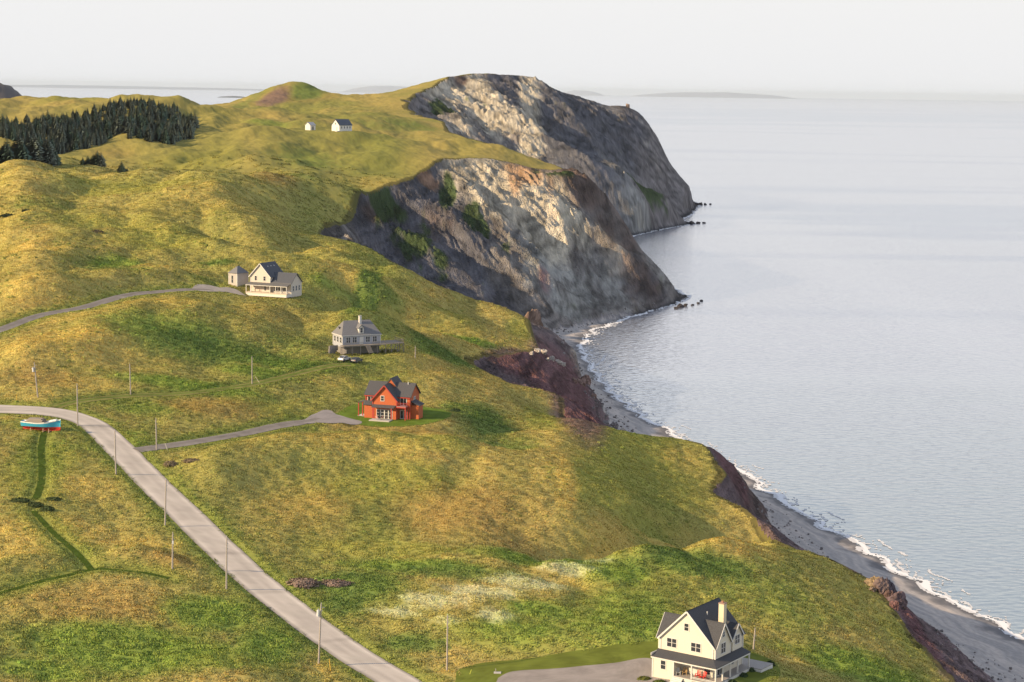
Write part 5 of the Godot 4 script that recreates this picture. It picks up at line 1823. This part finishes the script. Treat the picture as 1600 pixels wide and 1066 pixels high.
	window(t, Vector3(-0.6, 5.35, 0.0), X, Z, 0.8, 1.3, 1, 2, sash)
	window(t, Vector3(-4.35, 4.85, -1.6), X, Z, 1.6, 1.1, 2, 1, sash)
	for k in 4:
		window(t, Vector3(-1.65 + k * 1.08, 1.35, 0.0), X, Z, 0.85, 2.3, 1, 3, sash, "glazed_door")
	window(t, Vector3(4.5, 4.6, -1.6), X, Z, 1.6, 2.0, 2, 1, sash, "glazed_door")
	window(t, Vector3(4.5, 1.3, -1.6), X, Z, 1.6, 2.1, 2, 1, sash, "glazed_door")
	window(t, Vector3(6.2, 4.9, -5.0), -Z, X, 1.2, 1.2, 2, 1, sash)
	var vp := begin()
	tube(vp, Vector3(4.6, 8.1, -4.7), Vector3(4.6, 9.2, -4.7), 0.12, 0.12, 8)
	part("vent_pipe", vp, sash, t)
	var pa := thing("patio", "pale concrete patio in front of the glazed doors of the red house", "patio", -32.8, -477.0, deg_to_rad(-17.0))
	var ps := begin()
	box(ps, Vector3(0, 0.08, 0), Vector3(5.4, 0.5, 2.8))
	part("paving", ps, mat("concrete", Color(0.52, 0.49, 0.46), 0.9, 0.0, 0.15, 1.0), pa)
	var b := Basis(Vector3.UP, deg_to_rad(-17.0))
	var pt := pa.position + Vector3(0, 0.33, 0)
	garden_table("round garden table in the middle of the red house patio", pt + b * Vector3(0.3, 0, 0.0))
	var pink := mat("pink_fabric", Color(0.50, 0.28, 0.26), 0.8)
	garden_chair("pinkish garden chair left of the patio table", pt + b * Vector3(-0.8, 0, 0.1), 70.0, pink)
	garden_chair("pinkish garden chair behind the patio table", pt + b * Vector3(0.2, 0, -0.85), -10.0, pink)
	garden_chair("dark garden chair right of the patio table", pt + b * Vector3(1.45, 0, 0.1), -100.0, mat("dark_fabric", Color(0.08, 0.06, 0.06), 0.8))

func garden_table(label: String, p: Vector3):
	var o := Node3D.new()
	o.name = "garden_table"
	add_child(o)
	o.position = p
	tag(o, label, "table")
	var st := begin()
	tube(st, Vector3(0, 0.7, 0), Vector3(0, 0.74, 0), 0.55, 0.55, 16)
	part("table_top", st, mat("dark_wood", Color(0.12, 0.07, 0.05), 0.6), o)
	for k in 4:
		var l := begin()
		var a := TAU * k / 4 + 0.4
		bar(l, Vector3(cos(a) * 0.45, 0, sin(a) * 0.45), Vector3(cos(a) * 0.35, 0.7, sin(a) * 0.35), 0.05, 0.05)
		part("leg", l, mat("dark_wood", Color(0.12, 0.07, 0.05), 0.6), o)

func garden_chair(label: String, p: Vector3, turn: float, m: Material):
	var o := Node3D.new()
	o.name = numbered("garden_chair", self)
	add_child(o)
	o.position = p
	o.rotation.y = deg_to_rad(turn)
	tag(o, label, "chair")
	var s := begin()
	box(s, Vector3(0, 0.44, 0), Vector3(0.5, 0.07, 0.5))
	part("seat", s, m, o)
	var b := begin()
	bar(b, Vector3(0, 0.46, -0.25), Vector3(0, 0.95, -0.36), 0.5, 0.05)
	part("backrest", b, m, o)
	for k in 4:
		var l := begin()
		box(l, Vector3(0.21 if k & 1 else -0.21, 0.2, 0.21 if k & 2 else -0.21), Vector3(0.05, 0.42, 0.05))
		part("leg", l, mat("steel", Color(0.3, 0.3, 0.3), 0.4, 0.8), o)

func grey_house():
	var t := thing("grey_house", "grey hip roofed cottage with white windows, dormer and raised timber deck", "house", -44.4, -561.5, deg_to_rad(27.0), "", 0.9)
	var wall := mat("grey_clapboard", Color(0.38, 0.40, 0.46), 0.8, 0.0, 0.12, 2.0)
	var w := white()
	var r := roof_pale()
	var timber := mat("weathered_timber", Color(0.30, 0.265, 0.23), 0.9, 0.0, 0.25, 1.0)
	var X := Vector3.RIGHT
	var Z := Vector3.BACK
	var st := begin()
	box(st, Vector3(0, 3.0, -3.75), Vector3(12.0, 3.6, 7.5))
	part("wall", st, wall, t)
	var fo := begin()
	box(fo, Vector3(0, 0.1, -3.75), Vector3(11.6, 2.4, 7.1))
	part("foundation", fo, mat("foundation", Color(0.2, 0.19, 0.18), 0.9), t)
	var h := begin()
	var a := Vector3(-6.35, 4.72, 0.35)
	var b := Vector3(6.35, 4.72, 0.35)
	var c := Vector3(6.35, 4.72, -7.85)
	var d := Vector3(-6.35, 4.72, -7.85)
	var e := Vector3(-4.2, 8.7, -3.75)
	var f := Vector3(4.2, 8.7, -3.75)
	face(h, [a, b, f, e])
	face(h, [b, c, f])
	face(h, [c, d, e, f])
	face(h, [d, a, e])
	face(h, [a, d, c, b])
	var ro := part("roof", h, r, t)
	var fs := begin()
	box(fs, Vector3(0, 4.66, 0.33), Vector3(12.75, 0.18, 0.06))
	box(fs, Vector3(-6.33, 4.66, -3.75), Vector3(0.06, 0.18, 8.1))
	part("fascia", fs, w, ro)
	var sk := begin()
	box(sk, Vector3(-5.55, 6.6, -3.6), Vector3(0.2, 0.9, 0.7), Basis(Vector3.BACK, 0.45))
	part("skylight", sk, mat("glass", Color(0.03, 0.035, 0.045), 0.08), ro)
	# dormer
	var dw := begin()
	extrude_z(dw, [Vector2(-0.75, 4.7), Vector2(0.75, 4.7), Vector2(0.75, 6.9), Vector2(0, 7.7), Vector2(-0.75, 6.9)], -2.9, -0.1)
	part("dormer_wall", dw, w, t)
	roof_z(t, r, 0.0, 0.75, 6.9, 7.7, -3.2, 0.15, 0.35, 0.12)
	window(t, Vector3(0, 6.1, -0.1), X, Z, 0.75, 1.5, 1, 2, w)
	var ch := begin()
	box(ch, Vector3(0.75, 8.5, -3.0), Vector3(0.7, 3.0, 0.7))
	var cho := part("chimney", ch, mat("chimney_white", Color(0.66, 0.64, 0.60), 0.8), t)
	var cc := begin()
	box(cc, Vector3(0.75, 10.06, -3.0), Vector3(0.85, 0.12, 0.85))
	part("chimney_cap", cc, mat("concrete", Color(0.52, 0.49, 0.46), 0.9), cho)
	for x in [-4.2, -2.2, 2.0, 4.2]:
		window(t, Vector3(x, 3.35, 0.0), X, Z, 1.25, 1.7, 2, 2, w, "window", 0.1)
	door(t, Vector3(0, 2.0, 0.0), X, Z, 1.0, 2.1, w, w)
	for z in [-1.3, -3.6, -5.9]:
		window(t, Vector3(-6.0, 3.3, z), Z, -X, 1.1, 1.7, 1, 2, w, "window", 0.1)
	corner_boards(t, [Vector2(-6, 0), Vector2(6, 0), Vector2(-6, -7.5)], 1.3, 4.6, w)
	# deck
	var dk := begin()
	box(dk, Vector3(0, 1.88, 1.35), Vector3(13.6, 0.2, 2.7))
	box(dk, Vector3(9.6, 1.87, -2.0), Vector3(7.0, 0.2, 7.0))
	part("deck", dk, timber, t)
	for x in [-6.6, -4.0, -1.4, 1.4, 4.0, 6.6]:
		corner_posts(t, [Vector2(x, 2.6)], -1.2, 1.8, timber, 0.18)
	corner_posts(t, [Vector2(9.0, 1.4), Vector2(11.0, 1.4), Vector2(13.0, 1.4), Vector2(13.0, -1.8), Vector2(13.0, -5.0)], -1.4, 1.8, timber, 0.18)
	railing(t, Vector3(-6.6, 1.98, 2.6), Vector3(-0.5, 1.98, 2.6), timber, 0.95, 0.3)
	railing(t, Vector3(2.4, 1.98, 2.6), Vector3(6.7, 1.98, 2.6), timber, 0.95, 0.3)
	railing(t, Vector3(6.7, 1.98, 1.45), Vector3(13.0, 1.98, 1.45), timber, 0.95, 0.3)
	railing(t, Vector3(13.0, 1.98, 1.45), Vector3(13.0, 1.98, -5.4), timber, 0.95, 0.3)
	var br := begin()
	for k in 5:
		bar(br, Vector3(3.0 + k * 2.0, -0.6, 1.5), Vector3(5.0 + k * 2.0, 1.7, 1.5), 0.08, 0.1)
		bar(br, Vector3(5.0 + k * 2.0, -0.6, 1.56), Vector3(3.0 + k * 2.0, 1.7, 1.56), 0.08, 0.1)
	part("brace", br, timber, t)
	steps(t, Vector3(0.9, 1.98, 2.7), Vector3(0, 0, 1), 1.5, 9, 0.2, timber)
	# stepped timber retaining wall at the left end
	for k in 6:
		var q := begin()
		box(q, Vector3(-8.3 - 0.5 * k, 1.0 - 0.34 * k, -1.5 + 0.7 * k), Vector3(3.2 - 0.2 * k, 1.5, 0.5), Basis(Vector3.UP, 0.35 + 0.1 * k))
		part("retaining_wall", q, mat("grey_stone", Color(0.30, 0.28, 0.265), 0.95, 0.0, 0.4, 0.8), t)
	for k in 5:
		var q := begin()
		box(q, Vector3(-6.9 + 0.15 * k, 0.5, 1.2 + 0.55 * k), Vector3(0.45, 2.4 - 0.35 * k, 0.5), Basis(Vector3.UP, 0.2 * k))
		part("retaining_wall", q, mat("grey_stone", Color(0.30, 0.28, 0.265), 0.95, 0.0, 0.4, 0.8), t)
	car("silver white car parked under the grey house, left of the two", -48.0, 545.5, 62.0, Color(0.62, 0.62, 0.62))
	car("dark grey car parked under the grey house, right of the two", -44.6, 546.5, 64.0, Color(0.10, 0.105, 0.115))

func car(label: String, x: float, d: float, turn: float, c: Color):
	var t := thing("parked_car", label, "car", x, -d, deg_to_rad(turn), "", 0.1)
	var paint := mat("car_%d" % int(x * -10), c, 0.3, 0.3)
	var st := begin()
	extrude_z(st, [Vector2(-2.15, 0.32), Vector2(2.15, 0.32), Vector2(2.22, 0.6), Vector2(2.05, 0.82), Vector2(1.05, 0.95), Vector2(-1.6, 0.98), Vector2(-2.15, 0.92), Vector2(-2.22, 0.6)], -0.88, 0.88)
	extrude_z(st, [Vector2(-1.75, 0.97), Vector2(1.0, 0.94), Vector2(0.25, 1.42), Vector2(-1.15, 1.45)], -0.76, 0.76)
	part("body", st, paint, t)
	var g := begin()
	for s in [-1, 1]:
		var q := [Vector3(-1.5, 1.0, s * 0.775), Vector3(0.75, 0.99, s * 0.775), Vector3(0.2, 1.36, s * 0.765), Vector3(-1.1, 1.38, s * 0.765)]
		if s < 0:
			q.reverse()
		face(g, q)
	part("side_window", g, mat("glass", Color(0.03, 0.035, 0.045), 0.08), t)
	var ws := begin()
	bar(ws, Vector3(1.0, 0.97, 0), Vector3(0.3, 1.41, 0), 1.4, 0.03)
	part("windscreen", ws, mat("glass", Color(0.03, 0.035, 0.045), 0.08), t)
	var rw := begin()
	bar(rw, Vector3(-1.74, 1.0, 0), Vector3(-1.18, 1.43, 0), 1.36, 0.03)
	part("rear_window", rw, mat("glass", Color(0.03, 0.035, 0.045), 0.08), t)
	for k in 4:
		var p := Vector3(1.35 if k & 1 else -1.35, 0.33, 0.86 if k & 2 else -0.86)
		var s: float = signf(p.z)
		var w := begin()
		tube(w, p - Vector3(0, 0, 0.1), p + Vector3(0, 0, 0.1), 0.33, 0.33, 16)
		var wo := part("wheel", w, mat("tyre", Color(0.02, 0.02, 0.02), 0.9), t)
		var rm := begin()
		tube(rm, p + Vector3(0, 0, s * 0.09), p + Vector3(0, 0, s * 0.115), 0.2, 0.2, 12)
		part("rim", rm, mat("steel", Color(0.3, 0.3, 0.3), 0.4, 0.8), wo)
	for s in [-1, 1]:
		var hl := begin()
		box(hl, Vector3(2.13, 0.68, s * 0.62), Vector3(0.16, 0.14, 0.36))
		part("headlight", hl, mat("lens", Color(0.6, 0.6, 0.6), 0.1), t)
		var tl := begin()
		box(tl, Vector3(-2.15, 0.78, s * 0.68), Vector3(0.12, 0.18, 0.26))
		part("tail_light", tl, mat("red_lens", Color(0.3, 0.01, 0.01), 0.2), t)

func white_house():
	var t := thing("white_house", "cream white house with steep navy roof, side wing and long front porch", "house", -84.2, -637.0, deg_to_rad(-24.0), "", 0.9)
	var wall := mat("cream_clapboard", Color(0.62, 0.56, 0.49), 0.75, 0.0, 0.1, 2.0)
	var w := white()
	var r := mat("navy_shingle", Color(0.10, 0.11, 0.135), 0.9, 0.0, 0.35, 1.7)
	var X := Vector3.RIGHT
	var Z := Vector3.BACK
	gable_z(t, wall, 3.8, -0.8, 6.0, 10.1, -9.0, 0.0)
	var mr := roof_z(t, r, 0.0, 3.8, 6.0, 10.1, -9.4, 0.45, 0.5)
	barge_z(mr, 0.0, 3.8, 6.0, 10.05, 0.45, w, 0.5)
	for z in [-2.6, -4.6, -6.6]:
		var v := begin()
		box(v, Vector3(1.3, 9.0, z), Vector3(0.3, 0.25, 0.35))
		part("roof_vent", v, w, mr)
	# wing
	var st := begin()
	extrude_x(st, [Vector2(-0.8, -0.8), Vector2(-7.4, -0.8), Vector2(-7.4, 4.2), Vector2(-4.1, 7.0), Vector2(-0.8, 4.2)], 3.0, 11.4)
	part("wall", st, wall, t)
	roof_x(t, r, -4.1, 3.3, 4.2, 7.0, 2.0, 11.8, 0.4)
	# porch
	var pr := begin()
	slab(pr, [Vector3(-4.2, 3.75, 0.03), Vector3(-4.2, 3.2, 2.6), Vector3(11.7, 3.2, 2.6), Vector3(11.7, 3.75, 0.03)], 0.14)
	slab(pr, [Vector3(3.85, 4.15, -0.75), Vector3(3.85, 3.765, 0.0), Vector3(11.7, 3.765, 0.0), Vector3(11.7, 4.15, -0.75)], 0.1)
	var pro := part("porch_roof", pr, mat("porch_shingle", Color(0.16, 0.155, 0.155), 0.9, 0.0, 0.3, 1.7), t)
	var fa := begin()
	box(fa, Vector3(3.75, 3.0, 2.5), Vector3(15.8, 0.26, 0.12))
	part("fascia", fa, w, pro)
	var fl := begin()
	box(fl, Vector3(3.75, 0.5, 1.3), Vector3(15.8, 0.35, 2.6))
	part("porch_floor", fl, mat("porch_pink", Color(0.55, 0.46, 0.38), 0.8), t)
	var sk := begin()
	box(sk, Vector3(3.75, -0.1, 2.5), Vector3(15.6, 0.9, 0.1))
	box(sk, Vector3(11.5, -0.1, 0.8), Vector3(0.1, 0.9, 3.4))
	part("porch_skirt", sk, w, t)
	corner_posts(t, [Vector2(-4.0, 2.4), Vector2(-2.2, 2.4), Vector2(5.2, 2.4), Vector2(7.3, 2.4), Vector2(9.4, 2.4), Vector2(11.5, 2.4)], 0.65, 2.95, w, 0.18)
	railing(t, Vector3(7.3, 0.68, 2.4), Vector3(11.5, 0.68, 2.4), w, 0.9, 0.3)
	railing(t, Vector3(11.5, 0.68, 2.4), Vector3(11.5, 0.68, 0.0), w, 0.9, 0.3)
	corner_boards(t, [Vector2(-3.8, 0.0), Vector2(3.8, 0.0)], -0.5, 5.7, w)
	corner_boards(t, [Vector2(11.4, -0.8), Vector2(11.4, -7.4)], -0.5, 4.0, w)
	for x in [-1.75, 1.65]:
		window(t, Vector3(x, 5.1, 0.0), X, Z, 0.8, 1.5, 1, 2, w)
	window(t, Vector3(1.9, 2.0, 0.0), X, Z, 0.6, 1.9, 1, 2, w)
	for x in [-1.5, -0.3]:
		door(t, Vector3(x, 0.68, 0.0), X, Z, 1.05, 2.1, mat("cream_door", Color(0.60, 0.50, 0.41), 0.7), w)
	for x in [5.4, 7.2, 9.0]:
		window(t, Vector3(x, 2.0, -0.8), X, Z, 1.2, 1.9, 2, 2, w)
	for z in [-2.2, -4.1, -6.0]:
		window(t, Vector3(11.4, 2.1, z), -Z, X, 0.9, 1.7, 1, 2, w)
	var s := thing("shed", "small cream shed with grey hip roof beside the white house", "shed", -95.0, -641.0, deg_to_rad(-38.0))
	var sw := mat("shed_wall", Color(0.47, 0.43, 0.41), 0.8, 0.0, 0.1, 2.0)
	var b := begin()
	box(b, Vector3(1.6, 1.7, -2.5), Vector3(4.0, 4.6, 5.0))
	part("wall", b, sw, s)
	var h := begin()
	var p := [Vector3(-0.7, 3.95, 0.3), Vector3(3.9, 3.95, 0.3), Vector3(3.9, 3.95, -5.3), Vector3(-0.7, 3.95, -5.3)]
	var e := Vector3(1.6, 6.2, -2.0)
	var f := Vector3(1.6, 6.2, -3.0)
	face(h, [p[0], p[1], e])
	face(h, [p[1], p[2], f, e])
	face(h, [p[2], p[3], f])
	face(h, [p[3], p[0], e, f])
	face(h, [p[0], p[3], p[2], p[1]])
	part("roof", h, roof_pale(), s)
	corner_boards(s, [Vector2(-0.4, 0.0), Vector2(3.6, 0.0), Vector2(3.6, -5.0)], -0.4, 3.9, w)
	window(s, Vector3(1.3, 1.9, 0.0), X, Z, 0.8, 2.6, 1, 2, w)

func far_houses():
	var X := Vector3.RIGHT
	var Z := Vector3.BACK
	var t := thing("far_house", "distant white house with dark blue roof on the far hillside", "house", -110.2, -1185, deg_to_rad(-40.0))
	var wall := mat("far_white", Color(0.68, 0.66, 0.62), 0.8)
	var r := mat("blue_roof", Color(0.075, 0.09, 0.12), 0.9)
	gable_z(t, wall, 3.3, -1.0, 3.8, 7.2, -11.0, 0.0)
	roof_z(t, r, 0.0, 3.3, 3.8, 7.2, -11.3, 0.3, 0.3)
	for z in [-2.0, -4.4, -6.8, -9.2]:
		window(t, Vector3(3.3, 2.3, z), -Z, X, 0.9, 1.3, 1, 2, white())
	window(t, Vector3(0.0, 4.6, 0.0), X, Z, 0.8, 1.2, 1, 2, white())
	door(t, Vector3(1.2, 0.3, 0.0), X, Z, 1.0, 2.1, mat("cream_door", Color(0.60, 0.50, 0.41), 0.7), white())
	var st := begin()
	box(st, Vector3(2.2, 0.1, 0.9), Vector3(2.2, 0.5, 1.6))
	part("landing", st, white(), t)
	var s := thing("far_shed", "small white shed left of the distant white house", "shed", -129.5, -1206, deg_to_rad(-40.0))
	gable_z(s, wall, 2.3, -1.0, 3.2, 4.9, -4.5, 0.0)
	roof_z(s, mat("shed_grey_roof", Color(0.32, 0.33, 0.36), 0.8), 0.0, 2.3, 3.2, 4.9, -4.8, 0.3, 0.3)
	door(s, Vector3(2.31, 0.1, -2.2), -Z, X, 1.2, 2.2, mat("dark_door", Color(0.1, 0.09, 0.09), 0.7), white())

# ---------------------------------------------------------------- boat

func boat():
	var t := thing("fishing_boat", "blue and white wooden fishing boat with red bottom on a cradle in the grass", "boat", -105.8, -426.0, deg_to_rad(-7.0), "", 0.35)
	var n := 28
	var red := begin()
	var blue := begin()
	var wale := begin()
	var deck := begin()
	var rings := []
	for i in n + 1:
		var s := i / float(n)
		var x := -4.4 + 8.9 * s
		var bow := smoothstep(0.5, 1.0, s)
		var hb := 1.45 * (0.72 + 0.28 * sin(minf(s * 2.6, PI * 0.5))) * (1.0 - pow(bow, 1.7))
		hb = maxf(hb, 0.035)
		var sheer := 1.62 + 0.35 * pow(1.0 - s, 2.0) + 0.95 * pow(maxf(s - 0.35, 0.0) / 0.65, 2.0)
		var keel := 0.0 + 0.55 * pow(maxf(0.3 - s, 0.0) / 0.3, 2.0)
		rings.append([Vector3(x, keel, 0.0), Vector3(x + 0.05 * s, 0.75 + 0.12 * (1.0 - s), hb * 0.80), Vector3(x + 0.12 * bow, sheer - 0.24, hb * 0.97), Vector3(x + 0.15 * bow, sheer, hb), Vector3(x + 0.1 * bow, sheer - 0.16, hb * 0.88)])
	for i in n:
		for s in [1, -1]:
			for k in 4:
				var a: Vector3 = rings[i][k]
				var b: Vector3 = rings[i + 1][k]
				var c: Vector3 = rings[i + 1][k + 1]
				var d: Vector3 = rings[i][k + 1]
				var q := [a, b, c, d]
				for m in 4:
					q[m] = Vector3(q[m].x, q[m].y, q[m].z * s)
				if s < 0:
					q.reverse()
				face([red, blue, wale, wale][k], q)
		var e: Vector3 = rings[i][4]
		var f: Vector3 = rings[i + 1][4]
		face(deck, [e, f, Vector3(f.x, f.y, -f.z), Vector3(e.x, e.y, -e.z)])
	var tr := []
	for k in [0, 1, 2, 3]:
		tr.append(rings[0][k])
	for k in [3, 2, 1]:
		tr.append(Vector3(rings[0][k].x, rings[0][k].y, -rings[0][k].z))
	tr.reverse()
	face(blue, tr)
	part("hull", blue, mat("boat_blue", Color(0.05, 0.37, 0.56), 0.45), t)
	part("bottom", red, mat("boat_red", Color(0.55, 0.035, 0.025), 0.5), t)
	part("gunwale", wale, mat("boat_white", Color(0.78, 0.78, 0.76), 0.5), t)
	part("deck", deck, mat("boat_deck", Color(0.60, 0.59, 0.57), 0.7), t)
	var fd := begin()
	extrude_z(fd, [Vector2(2.0, 1.75), Vector2(3.7, 2.2), Vector2(3.6, 2.5), Vector2(2.1, 2.2)], -0.55, 0.55)
	part("foredeck", fd, mat("boat_white", Color(0.78, 0.78, 0.76), 0.5), t)
	var kl := begin()
	bar(kl, Vector3(-4.2, 0.25, 0), Vector3(4.2, -0.05, 0), 0.16, 0.28)
	part("keel", kl, mat("boat_red", Color(0.55, 0.035, 0.025), 0.5), t)
	var wood := mat("cradle_wood", Color(0.33, 0.25, 0.18), 0.9)
	var c := thing("boat_cradle", "timber cradle propping up the blue boat", "cradle", -105.8, -426.0, deg_to_rad(-7.0))
	for x in [-2.0, 0.9, 2.2]:
		for s in [-1, 1]:
			var p := begin()
			box(p, Vector3(x, 0.35, s * 1.15), Vector3(0.16, 1.0, 0.16))
			part("prop", p, wood, c)
		var b := begin()
		box(b, Vector3(x, 0.1, 0), Vector3(0.22, 0.24, 2.6))
		part("beam", b, wood, c)
	var l := thing("plank_stack", "stack of weathered planks lying along the deck of the blue boat", "planks", -105.8, -426.0, deg_to_rad(-7.0), "", 0.35)
	var r := RandomNumberGenerator.new()
	r.seed = 4
	for k in 24:
		var p := begin()
		var lay := k / 6
		box(p, Vector3(-1.15 + r.randf_range(-0.2, 0.2), 1.82 + 0.22 * lay, -0.85 + 0.34 * (k % 6)), Vector3(4.4 - 0.5 * lay + r.randf_range(-0.3, 0.3), 0.17, 0.28), Basis(Vector3.UP, r.randf_range(-0.04, 0.04)))
		part("plank", p, mat("plank_%d" % (k % 3), [Color(0.26, 0.21, 0.17), Color(0.17, 0.14, 0.12), Color(0.36, 0.31, 0.26)][k % 3], 0.9), l)

# ---------------------------------------------------------------- poles and markers

func pole(label: String, x: float, d: float, tall: float, lean: float, can := false, small_box := false, group := "utility poles along the road"):
	var t := thing("utility_pole", label, "pole", x, -d, 0.0, group)
	t.rotation.z = -lean
	var st := begin()
	tube(st, Vector3(0, -0.8, 0), Vector3(0, tall, 0), 0.17, 0.115, 10)
	part("pole", st, mat("pole_wood", Color(0.42, 0.38, 0.35), 0.9, 0.0, 0.2, 1.5), t)
	var i := begin()
	tube(i, Vector3(0, tall, 0), Vector3(0, tall + 0.14, 0), 0.03, 0.03, 6)
	tube(i, Vector3(0, tall + 0.12, 0), Vector3(0, tall + 0.3, 0), 0.07, 0.05, 8)
	part("insulator", i, mat("porcelain", Color(0.45, 0.43, 0.42), 0.3), t)
	var b := begin()
	box(b, Vector3(0.18, tall - 1.1, 0), Vector3(0.3, 0.08, 0.08))
	box(b, Vector3(0.15, tall - 2.0, 0.02), Vector3(0.2, 0.1, 0.1))
	part("bracket", b, mat("galvanised", Color(0.38, 0.39, 0.40), 0.5, 0.6), t)
	if can:
		var c := begin()
		tube(c, Vector3(-0.42, tall - 2.0, 0.05), Vector3(-0.42, tall - 1.05, 0.05), 0.26, 0.26, 14)
		var co := part("transformer", c, mat("transformer_grey", Color(0.55, 0.56, 0.58), 0.5), t)
		var l := begin()
		tube(l, Vector3(-0.42, tall - 1.05, 0.05), Vector3(-0.42, tall - 0.97, 0.05), 0.29, 0.2, 14)
		part("lid", l, mat("transformer_grey", Color(0.55, 0.56, 0.58), 0.5), co)
		var u := begin()
		tube(u, Vector3(-0.42, tall - 0.98, 0.05), Vector3(-0.42, tall - 0.7, 0.05), 0.05, 0.04, 8)
		part("bushing", u, mat("porcelain", Color(0.45, 0.43, 0.42), 0.3), co)
		var a := begin()
		box(a, Vector3(0.3, tall - 0.5, 0), Vector3(0.7, 0.07, 0.07))
		part("cutout_arm", a, mat("galvanised", Color(0.38, 0.39, 0.40), 0.5, 0.6), t)
	if small_box:
		var c := begin()
		box(c, Vector3(0.05, tall - 1.6, 0.2), Vector3(0.3, 0.5, 0.25))
		part("junction_box", c, mat("transformer_grey", Color(0.55, 0.56, 0.58), 0.5), t)

func poles():
	pole("tall pole with a grey transformer, nearest the camera left of the road", -30.7, 302.8, 10.0, 0.04, true)
	pole("plain pole standing between the road and the yellow house drive", -9.9, 305.7, 9.2, 0.0)
	pole("pole on the left verge above the bright green field", -49.8, 330.4, 9.4, 0.01)
	pole("shorter pole with a small box on the brown mound left of the road", -60.5, 337.0, 6.5, 0.02, false, true)
	pole("pole on the left verge beside the tan grass slope", -67.0, 365.7, 9.2, 0.027)
	pole("pole at the left edge of the road just below the blue boat", -83.0, 397.1, 9.3, -0.014)
	pole("pole in front of the road bend, right of the blue boat", -99.2, 433.3, 9.6, 0.0)
	pole("leaning pole with a transformer on the bank above the road bend", -113.7, 455.3, 8.3, -0.085, true)
	pole("pole at the mouth of the red house driveway", -78.9, 421.3, 7.0, -0.02)
	pole("pole beside the grassy track, left one", -94.2, 469.3, 7.7, -0.02, false, false, "poles along the grassy track")
	pole("pole beside the grassy track, halfway to the grey house", -68.0, 497.6, 7.3, 0.0, false, false, "poles along the grassy track")
	pole("short pole right of the grey house deck", -28.6, 563.2, 3.4, 0.0, false, false, "")
	pole("short straw coloured pole behind the right corner of the yellow house", 42.6, 323.0, 3.6, 0.05, false, false, "")

func marker(label: String, x: float, d: float, tall: float, lean: float, c: Color, key: String):
	var t := thing("marker_post", label, "marker post", x, -d)
	t.rotation.z = -lean
	var st := begin()
	tube(st, Vector3(0, -0.3, 0), Vector3(0, tall, 0), 0.07, 0.06, 8)
	part("post", st, mat(key, c, 0.6), t)
	var k := begin()
	tube(k, Vector3(0, tall, 0), Vector3(0, tall + 0.1, 0), 0.075, 0.03, 8)
	part("cap", k, mat(key, c, 0.6), t)

func markers():
	var y := Color(0.62, 0.40, 0.05)
	marker("short yellow marker post on the bank at the far left of the road", -118.2, 453.1, 1.5, 0.0, y, "yellow_plastic")
	marker("slanting yellow guy guard on the bank near the leaning pole", -110.3, 457.1, 1.9, -0.5, y, "yellow_plastic")
	marker("yellow guy guard in the grass beside the nearest pole", -28.5, 300.2, 2.0, -0.1, y, "yellow_plastic")
	marker("white guy guard on the bank at the red house driveway mouth", -76.3, 420.6, 1.7, -0.35, Color(0.6, 0.57, 0.5), "pale_plastic")
	marker("slanting pale guy guard beside the grassy track", -66.3, 500.3, 2.2, -0.6, Color(0.6, 0.55, 0.4), "straw_plastic")
	marker("yellow green stake on the lawn left of the gravel yard", -6.1, 303.6, 0.8, 0.3, Color(0.42, 0.45, 0.06), "lime_plastic")
	var s := thing("well_cover", "small pale concrete slab on the lawn left of the gravel yard", "slab", -1.6, -304.4)
	var st := begin()
	box(st, Vector3(0, 0.12, 0), Vector3(1.2, 0.16, 0.9))
	part("slab", st, mat("concrete", Color(0.52, 0.49, 0.46), 0.9), s)
	var l := begin()
	box(l, Vector3(-0.3, 0.45, -0.2), Vector3(0.12, 0.6, 0.12))
	part("vent_pipe", l, mat("pole_wood", Color(0.50, 0.45, 0.41), 0.9), s)
